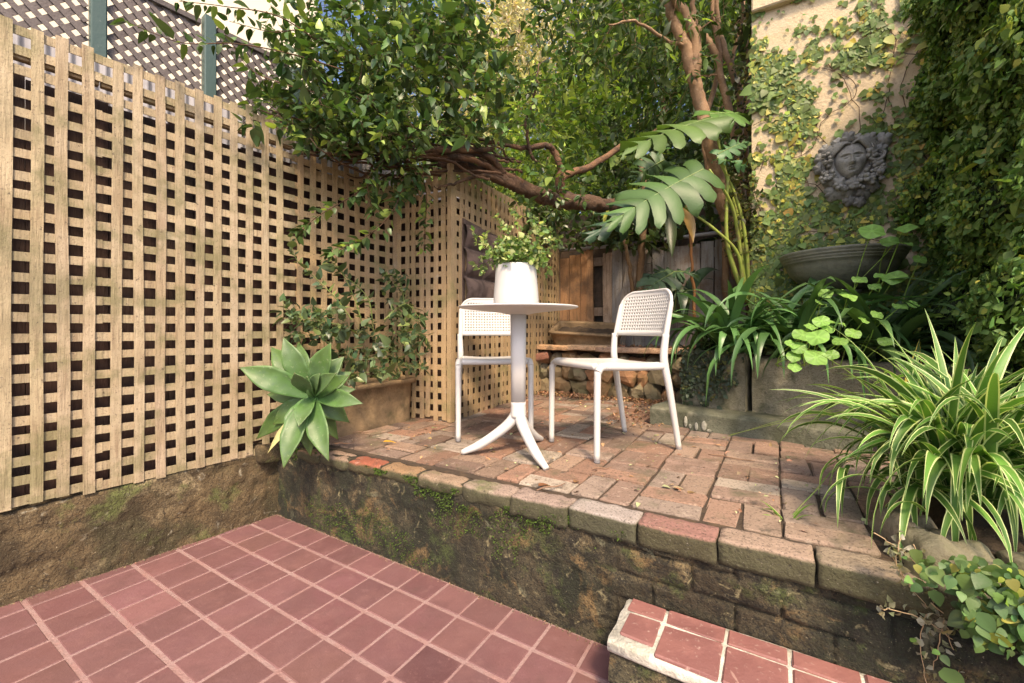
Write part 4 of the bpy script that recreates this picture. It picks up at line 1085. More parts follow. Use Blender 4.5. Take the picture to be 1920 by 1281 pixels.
# long shoots to the left and down in front of the lattice
for P in ([at(640, 130, 2.3), at(540, 100, 2.15), at(440, 82, 2.05), at(340, 80, 1.98), at(240, 42, 1.9)], [at(600, 80, 2.3), at(520, 30, 2.2), at(420, 12, 2.1), at(335, 2, 2.05)], [at(620, 180, 2.4), at(540, 160, 2.3), at(470, 130, 2.25), at(420, 60, 2.2)],
          [at(640, 230, 2.5), at(560, 200, 2.4), at(510, 180, 2.35), at(470, 150, 2.3)], [at(660, 120, 2.4), at(580, 60, 2.3), at(510, 60, 2.2), at(430, 40, 2.2)],
          [at(760, 330, 2.7), at(740, 390, 2.55), at(700, 435, 2.5), at(650, 462, 2.46), at(615, 480, 2.44)], [at(740, 320, 2.7), at(690, 350, 2.6), at(640, 380, 2.5), at(590, 410, 2.45), at(560, 440, 2.42)],
          [at(790, 320, 2.85), at(800, 370, 2.8), at(797, 420, 2.78), at(795, 470, 2.76)], [at(720, 300, 2.6), at(690, 340, 2.5), at(700, 400, 2.5)], [at(760, 300, 2.7), at(780, 350, 2.7), at(740, 380, 2.65)], [at(1010, 90, 3.0), at(1000, 40, 2.95), at(1040, 10, 2.9)],
          [at(900, 60, 2.9), at(930, 10, 2.9), at(950, -30, 2.9)]):
    P = smoothpath(P, 8); tube(T.br, P, np.linspace(.004, .0014, len(P)), 5, (1.1, 1, .8), caps=False)
    for i in range(2, len(P)):
        for _ in range(2 if rng.random() < .6 else 1): T.lp.append(P[i]); T.ld.append(unit(P[i]-P[i-1]))
    if P[-1][2] < 2.0:
        T.lp += list(P[2:]+rng.normal(0, .02, P[2:].shape)); T.ld += [unit(P[-1]-P[0])]*(len(P)-2)
for k in range(60):
    p = at(rng.uniform(690, 790), rng.uniform(305, 372), rng.uniform(2.5, 2.8)); T.lp += [p+rng.normal(0, .015, 3) for _ in range(3)]; T.ld += [unit(rng.normal(0, 1, 3)+(0, 0, -.5)) for _ in range(3)]
T.br.build('trunk', m_bark, o, world=og)
mb = MB(); print('overhang leaves', T.leafmesh(mb, LT_BROAD, .052, (.062, .112, .033), 1.0, 1.3, (.22, .30, .06), .14, .34, .05, .008))
mb.build('crown', m_leaf, o, world=og)

# ---------------------------------------------------------------- tree with leaning trunks by the wall
og = L(2.12, 2.75, .88)
o = thing('leaning_tree', 'tree of several bare leaning trunks left of the cream wall', 'tree', og)
T = Tree(); b = np.array(og)
T.limb([at(1388, 520, 3.7), at(1372, 450, 3.7), at(1352, 360, 3.65), at(1336, 290, 3.6), at(1318, 215, 3.6), at(1302, 150, 3.6), at(1285, 90, 3.6), at(1262, 30, 3.6), at(1240, -40, 3.6), at(1200, -150, 3.6)], [.062, .056, .054, .052, .052, .05, .048, .045, .042, .036], 14, bump=.10, seg=10)
T.limb([at(1300, 150, 3.6), at(1305, 90, 3.58), at(1290, 40, 3.55), at(1262, -20, 3.5), at(1250, -90, 3.4)], [.05, .044, .04, .036, .03], 12)
T.limb([at(1400, 560, 3.7), at(1402, 470, 3.7), at(1394, 380, 3.7), at(1382, 280, 3.7), at(1358, 170, 3.7), at(1336, 90, 3.7), at(1302, 40, 3.8), at(1300, -30, 3.75)], [.038, .036, .034, .032, .030, .028, .024, .02], 10, bump=.10, seg=10)
T.limb([at(1384, 320, 3.72), at(1388, 200, 3.72), at(1372, 130, 3.72), at(1348, 60, 3.95), at(1340, -40, 3.9)], [.036, .032, .028, .024, .018], 9)
T.limb([at(1362, 560, 3.75), at(1358, 420, 3.75), at(1330, 330, 3.75), at(1322, 230, 3.8), at(1350, 120, 3.85), at(1335, 20, 3.85), at(1345, -60, 3.8)], [.03, .028, .026, .024, .022, .018, .014], 9, bump=.1)
T.limb([at(1404, 560, 3.62), at(1406, 400, 3.62), at(1398, 260, 3.6), at(1402, 120, 3.6), at(1392, 0, 3.6)], [.02, .02, .018, .016, .012], 8, bump=.1)
T.limb([at(1368, 130, 3.95), at(1385, 60, 3.9), at(1400, -20, 3.9)], [.018, .016, .01], 7)
T.limb([at(1290, 90, 3.6), at(1240, 70, 3.5), at(1190, 40, 3.4), at(1140, 50, 3.3)], [.016, .014, .011, .006], 7)
T.limb([at(1205, 440, 4.0), at(1200, 520, 4.1), at(1195, 600, 4.1)][::-1]+[at(1210, 370, 3.95), at(1200, 300, 3.9)], [.04, .036, .03, .026, .02], 9, (.8, .8, .7))
T.limb([at(1190, 590, 4.1), at(1180, 500, 4.0), at(1165, 430, 3.95), at(1150, 380, 3.9)], [.022, .018, .014, .01], 7, (.8, .8, .7))
T.limb([at(1302, 600, 3.6), at(1298, 520, 3.6), at(1294, 440, 3.6), at(1290, 390, 3.6)], [.014, .013, .012, .01], 7, (1.1, .8, .5))
tg = []
cl(120, 980, 1420, -180, 60, 3.3, 5.0); cl(110, 1040, 1330, 0, 150, 3.5, 5.0); cl(70, 1180, 1440, 60, 260, 4.0, 5.0)
T.grow(tg, .014, bend=.12, up=.2, gap=.035, lfrom=.3, step=.09)
tg = []
cl(640, 980, 1420, -160, 130, 3.3, 5.0, lambda u, v: v < 150-(1090-u)*.9 if u < 1090 else True); cl(160, 1180, 1420, 100, 260, 4.0, 5.0)
T.grow(tg, .005, bend=.12, up=.2, gap=.030, lfrom=.1, step=.08)
T.br.build('trunk', m_bark2, o, world=og)
mb = MB(); print('leaning leaves', T.leafmesh(mb, LT_NARROW, .076, (.048, .085, .020), 1.0, .9, (.20, .28, .05), .13, .3, .35, .005))
mb.build('crown', m_leaf_b, o, world=og)

# ---------------------------------------------------------------- bright bush in the middle distance, darker hedge and far trees
def bush(name, label, cat, base, boxes, n, base_col, hi, ph, size, templ, mat, dens=.03, wood=m_bark, r=.02, extra=None, dv=.3, second=2.0):
    o = thing(name, label, cat, base); T = Tree(); global tg
    T.limb([base, (np.array(base)+at(*boxes[0][6:]))/2, at(*boxes[0][6:])] if len(boxes[0]) > 6 else [base, np.array(base)+(0, 0, .8)], [r*2, r*1.4, r], 8)
    for fac, rm in ((1.0, r*.6), (second, r*.2)):
        tg = []
        for bx in boxes: cl(int(n*fac*(bx[1]-bx[0])*(bx[3]-bx[2])/sum((b_[1]-b_[0])*(b_[3]-b_[2]) for b_ in boxes)), *bx[:6])
        T.grow(tg, rm, bend=.12, up=.3, gap=dens, lfrom=.2, step=.1)
    T.br.build('trunk', wood, o, world=base)
    mb = MB(); k = T.leafmesh(mb, templ, size, base_col, 1.0, .9, hi, ph, dv, .1, .005)
    mb.build('crown', mat, o, world=base); print(name, k)
    return o
bush('green_shrub', 'bright green bushy tree in the middle distance between the two trees', 'tree', np.array((.9, 5.3, .88)), [(950, 1200, 150, 400, 4.3, 5.6), (1000, 1180, 120, 300, 4.3, 5.6), (930, 1060, 190, 400, 4.0, 4.9)], 230, (.13, .21, .04), (.34, .42, .08), .30, .066, LT_BROAD, m_leaf_b, .034)
bush('dark_shrub', 'dark leafy shrub above the rear fence behind the split leaves', 'shrub', np.array((1.7, 4.6, .88)), [(1120, 1420, 230, 460, 4.2, 4.9), (1000, 1200, 370, 465, 4.0, 4.5), (900, 1050, 380, 460, 3.85, 4.4), (1150, 1400, 380, 470, 3.95, 4.3)], 320, (.055, .09, .028), (.14, .18, .04), .10, .07, LT_BROAD, m_leaf, .034)
bush('vine_tangle', 'dark small leaved climber hanging beside the cream wall corner', 'climber', L(2.27, 2.5, .88), [(1375, 1418, -60, 470, 3.3, 3.75), (1360, 1430, 330, 480, 3.1, 3.5)], 150, (.05, .06, .022), (.17, .15, .03), .12, .032, LT_SMALL, m_fig, .022, r=.01)
# far trees
def far_crown(label, c, r, n, base, hi, ph, size, templ=LT_NARROW, mat=m_leaf_b, cat='tree', trunk=True, up=.6, ns=40):
    o = thing('background_tree', label, cat, (c[0], c[1], -.05), 0, 'trees beyond the garden'); T = Tree()
    T.limb([(c[0], c[1], -.05), (c[0]+.1, c[1], c[2]*.5), (c[0], c[1], c[2]), (c[0]+.1, c[1], c[2]+r[2]*.6)], [.16, .13, .10, .03], 8)
    T.grow(ell(ns, c, np.array(r)*.9, shell=.3), .03, leaves=False, step=.3)
    sub = ell(ns*2, c, r, shell=.45)
    P = np.concatenate([p+rng.normal(0, .17*max(r)*.6, (n//len(sub), 3)) for p in sub])
    T.lp = list(P); T.ld = list(unit(rng.normal(0, 1, P.shape)))
    T.br.build('trunk', m_bark, o); o.children[0].location = (-c[0], -c[1], .05)
    mb = MB(); T.leafmesh(mb, templ, size, base, 1.0, up, hi, ph, .3, .2)
    q = mb.build('crown', mat, o); q.location = (-c[0], -c[1], .05)
far_crown('hazy pinkish olive tree far off in the gap between the leafy crowns', (.1, 12.5, 7.6), (2.3, 2.0, 3.6), 20000, (.50, .42, .30), (.60, .54, .36), .4, .13)  # pinkish leaves, lightened so the distance haze is in their colour
far_crown('dark broad tree behind the bright bush', (2.1, 8.6, 3.2), (2.4, 1.2, 3.4), 16000, (.05, .09, .025), (.16, .22, .05), .15, .13)
far_crown('dense green tree behind the leaning trunks', (3.7, 7.6, 3.6), (2.3, 1.2, 3.9), 17000, (.045, .08, .022), (.14, .18, .04), .12, .13)
far_crown('dense dark tree low behind the lattice corner', (-.7, 7.8, 2.0), (2.2, 1.2, 2.5), 12000, (.06, .10, .03), (.18, .22, .05), .15, .12)
far_crown('tall green tree high behind the overhanging branches', (-2.7, 9.2, 4.3), (1.8, 1.2, 2.6), 11000, (.09, .13, .04), (.25, .28, .07), .25, .14)
far_crown('very tall dense green tree filling the view above the leaning trunks', (3.5, 9.8, 6.4), (2.7, 1.4, 4.0), 22000, (.07, .11, .03), (.20, .25, .06), .18, .16)
far_crown('tall olive green tree at the far right behind the cream wall', (5.6, 8.6, 5.0), (2.0, 1.4, 4.0), 9000, (.07, .11, .03), (.20, .25, .06), .18, .16)
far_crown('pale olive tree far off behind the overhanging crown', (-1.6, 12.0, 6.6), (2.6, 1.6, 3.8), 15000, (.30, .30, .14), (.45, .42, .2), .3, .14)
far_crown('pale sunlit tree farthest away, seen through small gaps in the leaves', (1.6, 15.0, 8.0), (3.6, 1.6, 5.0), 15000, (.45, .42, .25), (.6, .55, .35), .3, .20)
# tall dense screen ends
# ---------------------------------------------------------------- vine in the stone trough
og = L(.155, .5, .70)
o = thing('trough_vine', 'trailing leafy vine growing in the stone trough and up the lattice', 'climber', og)
T = Tree()
for s_, t in ((.15, .30), (.15, .5), (.16, .7), (.15, .78)): T.limb([L(s_, t, .68), L(s_+.01, t, .78), L(s_, t+.02, .86)], [.006, .005, .004], 6)
tg = []
cl(85, 620, 800, 590, 690, 2.5, 2.95); cl(45, 530, 640, 575, 640, 2.3, 2.6); cl(14, 640, 740, 690, 712, 2.4, 2.6); cl(24, 740, 800, 620, 700, 2.8, 3.0)
T.grow(tg, .004, bend=.12, gap=.028, lfrom=.3, step=.05)
for P in ([at(660, 600, 2.55), at(630, 560, 2.5), at(590, 520, 2.45), at(555, 485, 2.42), at(543, 440, 2.4)], [at(680, 610, 2.6), at(665, 560, 2.58), at(640, 510, 2.55), at(610, 480, 2.5)], [at(700, 620, 2.7), at(690, 560, 2.65), at(650, 520, 2.6), at(625, 500, 2.6)],
          [at(760, 620, 2.9), at(757, 560, 2.9), at(745, 520, 2.88), at(720, 515, 2.85)], [at(640, 610, 2.5), at(590, 600, 2.42), at(545, 590, 2.4), at(530, 565, 2.38)], [at(720, 600, 2.8), at(760, 570, 2.9), at(790, 600, 2.9)]):
    P = smoothpath(P, 7); tube(T.br, P, np.linspace(.0045, .0016, len(P)), 6, (1, 1, .8), caps=False)
    for i in range(2, len(P)):
        T.lp.append(P[i]); T.ld.append(unit(P[i]-P[i-1]))
        if rng.random() < .5: T.lp.append(P[i]); T.ld.append(unit(P[i]-P[i-1]))
T.lp += [at(rng.uniform(720, 765), rng.uniform(510, 565), rng.uniform(2.85, 3.0)) for _ in range(45)]; T.ld += [unit(rng.normal(0, 1, 3)) for _ in range(45)]
T.br.build('stems', m_stem, o, world=og)
mb = MB(); print('vine', T.leafmesh(mb, LT_BROAD, .048, (.075, .115, .05), 1.0, .8, (.17, .22, .07), .15, .25, .1, .006))
mb.build('foliage', m_leaf, o, world=og)

# ---------------------------------------------------------------- shrub in the white pot
o = [x for x in COL.objects if x.name == 'table_planter'][0]
og = np.array(o.location); T = Tree()
T.N = [og+np.array((0, 0, .17))]; T.R = [.004]
for k in range(15):
    a = rng.random()*2*PI; q = og+np.array((.05*math.cos(a), .05*math.sin(a), .17)); T.N.append(q); T.R.append(.004); tube(T.br, [og+np.array((0, 0, .165)), q], .003, 5)
ts_ = []
for (u, v) in ((968, 395), (935, 410), (895, 432), (912, 442), (950, 425), (1000, 412), (1022, 408), (1037, 446), (1030, 480), (905, 485), (930, 450), (985, 430), (1010, 440), (1018, 460), (920, 468), (945, 460), (975, 450), (1000, 470), (1020, 495), (912, 492)):
    for k in range(3): ts_.append(at(u+rng.normal(0, 5), v+rng.normal(0, 5)+k*9, 2.12+rng.normal(0, .06)))
ts_ += list(ell(380, og+np.array((.005, 0, .245)), (.145, .13, .090)))
T.grow(ts_, .0025, rmin=.0007, bend=.08, up=.6, gap=.0075, lfrom=.15, step=.02, wig=.002)
mb = T.br; mb.build('stems', m_bark, o, world=og)
mb = MB(); print('pot', T.leafmesh(mb, LT_SMALL, .0215, (.14, .22, .065), 1.0, .6, (.42, .46, .20), .28, .3, 0, .001))
mb.build('foliage', m_leaf_b, o, world=og)

# ---------------------------------------------------------------- agave
og = at(586, 742, 2.24)
o = thing('foxtail_agave', 'big pale green agave rosette leaning out over the wall corner', 'succulent', L(.09, .05, .42))
oo = np.array(o.location)
mb = MB(); tube(mb, smoothpath([L(.07, .05, .40), L(.08, .06, .55), L(.10, .05, .66), og+(0, .03, 0)], 5), [.035, .034, .036, .03], 12, (1, 1, 1), bump=.15); mb.build('stem', m_bark2, o, world=oo)
AX = unit(np.array((.10, -.93, .32)))
tips = [((552, 700), .06, 2.02), ((560, 800), .07, 2.04), ((630, 700), .065, 2.05), ((500, 740), .075, 2.30), ((668, 730), .07, 2.30), ((605, 840), .07, 2.24), ((448, 689), .10, 2.12), ((531, 632), .088, 2.20), ((508, 650), .095, 2.30), ((621, 642), .090, 2.16), ((646, 668), .085, 2.28), ((660, 697), .08, 2.34), ((681, 757), .075, 2.12), ((656, 793), .085, 2.28), ((617, 866), .085, 2.06), ((531, 880), .088, 2.02), ((582, 856), .085, 2.18), ((534, 822), .085, 2.08), ((512, 796), .09, 2.24), ((480, 824), .085, 2.36), ((596, 658), .08, 2.34), ((560, 640), .075, 2.38), ((652, 704), .07, 2.16), ((600, 700), .05, 2.10), ((576, 706), .045, 2.08), ((635, 826), .07, 2.30)]
def agleaf(P0, tip, w, ax, bulge=.07):
    mb = MB(); n = 22; mid = (P0+tip)/2+ax*bulge*np.linalg.norm(tip-P0)/.25
    side0 = None
    V = []; Cc = []
    for i in range(n+1):
        f = i/n; p = (1-f)**2*P0+2*f*(1-f)*mid+f*f*tip; tg_ = unit(2*(1-f)*(mid-P0)+2*f*(tip-mid))
        nm = unit(ax-tg_*ax.dot(tg_)); sd_ = np.cross(tg_, nm)
        ww = w/2*(.36+.64*math.sin(PI*min(1, .02+f*.86))**1.0)*(1 if f < .55 else max(0.012, 1-((f-.55)/.45)**1.6))
        for k in range(9):
            x = (k/4-1); yz = .30*ww*(abs(x)**1.8)*(1-.3*f)+.05*ww*math.sin(f*30+x*2)*abs(x)
            V.append(p+sd_*ww*x+nm*yz)
            g = .75+.25*abs(x); e = 1.28 if k in (0, 8) else 1.0
            st = 1+.10*nz(x*6, f*2, w*50)
            Cc.append(np.array((.060+.025*f, .148, .040-.006*f))*e*st*(.92+.25*nz(f*5, x*2, w*90)) if f < .965 else np.array((.12, .08, .04)))
    idx = np.arange((n+1)*9).reshape(n+1, 9); a, b_, c, d_ = idx[:-1, :-1].ravel(), idx[:-1, 1:].ravel(), idx[1:, 1:].ravel(), idx[1:, :-1].ravel()
    mb.add(V, np.stack((a, b_, c, d_), 1), Cc)
    return mb
for (tp_, w_, Y) in tips:
    q = agleaf(og+rng.normal(0, .008, 3)-AX*.0, at(tp_[0], tp_[1], Y), w_*1.20, AX, .055 if w_ > .06 else .10)
    lf = q.build('leaf', m_agave, o, world=oo); md = lf.modifiers.new('thick', 'SOLIDIFY'); md.thickness = .004; md.offset = -1
mb = MB(); tube(mb, smoothpath([og, og+AX*.06+(0, 0, .01), og+AX*.10+(0.004, 0, .05)], 5), [.017, .013, .002], 8, (.14, .26, .08)); mb.build('bud', m_agave, o, world=oo)
mb = agleaf(og+np.array((-.03, 0, -.05)), at(502, 850, 2.14), .04, AX, .05); mb.C = [np.tile(np.array((.45, .42, .18)), (len(c), 1)) for c in mb.C]; lf = mb.build('leaf', m_agave, o, world=oo); lf['label'] = 'withered yellow leaf hanging down'

# ---------------------------------------------------------------- strap leaved plants
def strap(mb, base, az_, el, Ln, w, droop, c_mid, c_edge, n=14, edge=.3, twist=.0, cup=.25, keel=None):
    d = np.array((math.cos(az_), math.sin(az_), 0)); p = np.array(base, float); e = el; V = []; Cc = []
    side = np.array((-math.sin(az_), math.cos(az_), 0)); ds = Ln/n; kink = rng.random() < .12; kf = rng.uniform(.35, .7)
    for i in range(n+1):
        f = i/n; t = d*math.cos(e)+np.array((0, 0, math.sin(e))); nm = -d*math.sin(e)+np.array((0, 0, math.cos(e)))
        a = twist*f; sd_ = side*math.cos(a)+nm*math.sin(a); n2 = nm*math.cos(a)-side*math.sin(a)
        ww = w/2*(.7+.3*math.sin(PI*min(1, f*1.2)))*(1 if f < .6 else max(.03, 1-((f-.6)/.4)**1.7))
        xs_ = (-1, -1+edge, -1+edge, 0, 1-edge, 1-edge, 1)
        cs_ = (c_edge, c_edge, c_mid, c_mid, c_mid, c_edge, c_edge)
        for x, c in zip(xs_, cs_): V.append(p+sd_*ww*x+n2*ww*cup*(abs(x)-.3)); Cc.append(c)
        p = p+t*ds; e -= droop/n*(.4+1.2*f)
        if kink and abs(f-kf) < .5/n: e -= .8
        e = max(e, -1.45)
    idx = np.arange((n+1)*7).reshape(n+1, 7); Fs = []
    for k in (0, 2, 3, 5):
        Fs.append(np.stack((idx[:-1, k], idx[:-1, k+1], idx[1:, k+1], idx[1:, k]), 1))
    mb.add(V, np.concatenate(Fs), Cc)
def strapplant(name, label, cat, base, n, Ln, w, col, edgec=None, elr=(.5, 1.45), dr=(1.0, 2.6), edge=.3, mat=None, azr=None, dv=.2, spread=.05, cup=.25, tw=.5, group=None):
    o = thing(name, label, cat, base, 0, group); mb = MB()
    for k in range(n):
        a = rng.uniform(*(azr or (0, 2*PI))); el = rng.uniform(*elr); b_ = np.array(base)+np.array((rng.normal(0, spread), rng.normal(0, spread), 0))
        c = np.array(col)*math.exp(rng.normal(0, dv)); ce = c if edgec is None else np.array(edgec)*math.exp(rng.normal(0, .12))
        ll = Ln*rng.uniform(.6, 1.15)
        strap(mb, b_, a, el, ll, w*rng.uniform(.75, 1.15), rng.uniform(*dr), c, ce, edge=edge, twist=rng.normal(0, tw), cup=cup)
    mb.build('foliage', mat or m_strap, o, world=base)
    return o
SC = (.070, .155, .045)
strapplant('strap_lily', 'dark green strap leaved clump spilling over the left end of the concrete planter', 'plant', L(2.24, 1.74, .90), 66, .74, .046, SC, dr=(1.2, 3.2), group='strap leaved clumps in the bed')
strapplant('strap_lily', 'dark glossy strap leaved clump directly under the bowl, leaves trailing to the slab', 'plant', L(2.56, 1.70, .89), 84, .80, .048, SC, dr=(1.2, 3.4), group='strap leaved clumps in the bed')
strapplant('strap_lily', 'strap leaved clump behind the round leaved plant, right of the bowl', 'plant', L(2.92, 1.68, .89), 70, .74, .046, (.05, .10, .03), dr=(1.0, 2.8), group='strap leaved clumps in the bed')
strapplant('strap_lily', 'small dark strap leaved clump low at the left edge of the bed by the ledge', 'plant', L(2.02, 2.05, .89), 30, .42, .034, (.035, .07, .026), dr=(1.2, 3.0), group='strap leaved clumps in the bed')
# long leaves hanging in front of the slab
o = [x for x in COL.objects if x.name.startswith('strap_lily')][1]
mb = MB()
for (s_, t, a, el, ll, w_, dr_) in ((2.45, 1.60, -1.5, .9, .62, .036, 3.6), (2.52, 1.58, -1.2, .8, .66, .040, 3.8), (2.62, 1.56, -1.35, .7, .60, .036, 3.6), (2.30, 1.64, -1.9, .8, .50, .034, 3.4), (2.36, 1.62, -1.7, .9, .52, .034, 3.7), (2.70, 1.54, -1.1, .8, .6, .034, 3.3), (2.18, 1.66, -2.2, .7, .42, .03, 3.3), (2.58, 1.55, -1.5, 1.0, .55, .038, 3.9)):
    strap(mb, L(s_, t, .90), a, el, ll, w_, dr_, np.array(SC)*rng.uniform(1, 1.8), np.array(SC)*1.2, cup=.2)
mb.build('trailing_leaves', m_strap, o, world=np.array(o.location))
# spider plant on the rock planter
G1, G2 = (.095, .205, .035), (.52, .60, .27)
bs_ = L(2.94, .45, .57)
o = strapplant('spider_plant', 'large spider plant with cream edged leaves on the rock planter at the right', 'plant', bs_, 270, .60, .027, G1, G2, (.8, 1.52), (.9, 3.2), .27, m_spider, dv=.25, spread=.055, tw=.7)
mb = MB()
for k in range(95):
    b_ = bs_+np.array((rng.normal(0, .10), rng.normal(0, .08), rng.uniform(-.02, .03))); a = rng.uniform(PI*.75, PI*1.9)
    strap(mb, b_, a, rng.uniform(.3, 1.2), .46*rng.uniform(.6, 1.1), .024*rng.uniform(.7, 1.1), rng.uniform(1.6, 3.4), np.array(G1)*math.exp(rng.normal(0, .25)), np.array(G2)*math.exp(rng.normal(0, .15)), edge=.26, twist=rng.normal(0, .6))
for (a, ll, w_, el, dr_) in ((-1.25, .62, .030, 1.1, 3.5), (-1.0, .60, .028, 1.0, 3.4), (-1.9, .52, .024, .8, 3.2), (-2.4, .55, .022, .6, 2.2), (2.0, .58, .024, 1.35, .5), (1.2, .60, .024, 1.4, .5), (.8, .55, .024, 1.3, .8), (1.6, .58, .022, 1.5, .3)):
    strap(mb, bs_+(0, 0, .02), a, el, ll, w_, dr_, G1, G2, edge=.25, twist=.2)
mb.build('outer_leaves', m_spider, o, world=bs_)
# thin runners reaching left with a plantlet at the end
mb = MB()
tube(mb, smoothpath([bs_+(-.1, 0, .15), at(1600, 775, 1.75), at(1480, 790, 1.95), at(1370, 815, 2.2)], 8), .0016, 5, (1.2, 1.3, .8), caps=False)
tube(mb, smoothpath([bs_+(-.1, 0, .13), at(1600, 770, 1.75), at(1480, 785, 1.98), at(1365, 818, 2.25)], 8), .0014, 5, (1.2, 1.3, .8), caps=False)
tube(mb, smoothpath([bs_+(-.1, -.05, .05), at(1600, 860, 1.5), at(1520, 930, 1.45), at(1470, 985, 1.42)], 8), .0022, 5, (.8, 1, .6), caps=False)
mb.build('runners', m_stem, o, world=bs_)
pb = at(1475, 985, 1.41)
o = strapplant('spider_plantlet', 'tiny spider plant offset rooting on the bricks near the terrace edge', 'plant', pb, 12, .12, .010, (.10, .2, .03), (.35, .45, .12), (.1, 1.1), (.5, 1.8), .25, m_spider, spread=.006)
mb = MB()
for k in range(26): d = unit(np.array((rng.normal(-1, .5), rng.normal(-.3, .5), rng.normal(-.3, .35)))); tube(mb, [pb, pb+d*.03+rng.normal(0, .004, 3), pb+d*.06+(0, 0, -.015)], .0012, 4, (.25, .17, .12), caps=False)
mb.build('roots', m_litter, o, world=pb)

# snake plant
for (u, v, Y, lb, ls) in ((1735, 800, 1.95, 'upright snake plant leaf with yellow edges rising behind the spider plant', ((-.05, 0, .40, .085, .06), (.02, .02, .30, .06, -.1))), (1850, 810, 1.85, 'snake plant with yellow edged curling leaves at the right by the creeper', ((.0, 0, .34, .09, .35), (.05, .03, .36, .07, .5), (-.06, .02, .25, .05, -.2)))):
    og = at(u, v, Y); o = thing('snake_plant', lb, 'plant', og)
    for (dx, dy, h, w_, ln) in ls:
        mb = MB(); n = 16; V = []; Cc = []
        for i in range(n+1):
            f = i/n; p = og+np.array((dx+ln*h*f*f, dy, h*f)); ww = w_/2*(.55+.45*math.sin(PI*min(1, f*1.1+.05)))*(1 if f < .55 else max(.02, 1-((f-.55)/.45)**1.8))
            for x, c in ((-1, (.62, .48, .06)), (-.78, (.62, .48, .06)), (-.78, (.035, .06, .025)), (0, (.045, .075, .03)), (.78, (.035, .06, .025)), (.78, (.62, .48, .06)), (1, (.62, .48, .06))):
                cc = np.array(c)*(1+.5*nz(f*14, x, 5)) if c[0] < .1 else np.array(c)
                V.append(p+np.array((x*ww, -.012*(1-x*x)*0+.25*ww*x*x, 0))); Cc.append(cc)
        idx = np.arange((n+1)*7).reshape(n+1, 7); Fs = np.concatenate([np.stack((idx[:-1, k], idx[:-1, k+1], idx[1:, k+1], idx[1:, k]), 1) for k in (0, 2, 3, 5)])
        mb.add(V, Fs, Cc); mb.build('leaf', m_strap, o, world=og)

# round leaved nasturtium
og = L(2.62, 1.62, .88)
o = thing('nasturtium', 'pale green round leaved plant on long stems in front of the bowl', 'plant', og)
rl = [(1635, 433, .05, 2.35), (1685, 455, .05, 2.3), (1700, 427, .042, 2.35), (1668, 452, .035, 2.4), (1725, 486, .026, 2.3), (1612, 524, .028, 2.25), (1640, 537, .024, 2.25), (1648, 548, .02, 2.3), (1590, 553, .036, 2.2), (1548, 550, .026, 2.2), (1540, 568, .026, 2.2), (1678, 520, .042, 2.2), (1655, 517, .03, 2.25), (1540, 602, .030, 2.12), (1520, 612, .024, 2.12), (1570, 605, .032, 2.15), (1550, 614, .03, 2.12),
      (1505, 628, .036, 2.1), (1533, 632, .038, 2.05), (1498, 652, .03, 2.08), (1485, 645, .026, 2.1), (1530, 670, .040, 2.02), (1488, 668, .026, 2.08), (1688, 574, .026, 2.15), (1712, 570, .024, 2.2), (1600, 625, .028, 2.15), (1660, 640, .026, 2.1), (1620, 600, .022, 2.15), (1575, 640, .026, 2.1), (1490, 688, .024, 2.06), (1645, 590, .024, 2.15), (1560, 665, .024, 2.05)]
mbs = MB()
for (u, v, r, Y) in rl:
    c = at(u, v, Y); nm = unit(np.array((rng.normal(-.15, .3), -.62+rng.normal(0, .25), .75))); x = unit(np.cross(nm, (0, 0, 1))); y = np.cross(nm, x)
    mb = MB(); V = [c]; n = 30; ph = rng.random()*6; a0 = rng.random()*6; nr_ = 4; r = r*1.25
    cc = np.array((.19, .35, .075))*math.exp(rng.normal(0, .18)); Cc = [cc*1.35]
    for q in range(1, nr_+1):
        for i in range(n):
            a = i/n*2*PI; rr = r*q/nr_*(1+.028*math.sin(5*a+ph)*(q/nr_)); V.append(c+(x*math.cos(a)+y*math.sin(a))*rr+nm*(r*.12*math.sin(3*a+ph)*(q/nr_)**2-.05*r*q/nr_+.0005*math.cos(7*a)*q)); Cc.append(cc*(1+.12*math.cos(7*a)))
    Fs = [(0, 1+i, 1+(i+1) % n) for i in range(n)]+[(1+(q-1)*n+i, 1+q*n+i, 1+q*n+(i+1) % n, 1+(q-1)*n+(i+1) % n) for q in range(1, nr_) for i in range(n)]
    mb.add(V, Fs, Cc); mb.build('leaf', m_nast, o, world=og)
    b_ = np.array((c[0]+rng.normal(0, .06), c[1]+.10+rng.uniform(0, .1), max(.88, c[2]-rng.uniform(.22, .36))))
    tube(mbs, smoothpath([b_, (b_*.4+c*.6)+np.array((rng.normal(0, .02), .03, -.02)), c-nm*.002], 6), .0022, 5, (1.5, 1.9, .8), caps=False)
mbs.build('stems', m_stem, o, world=og)

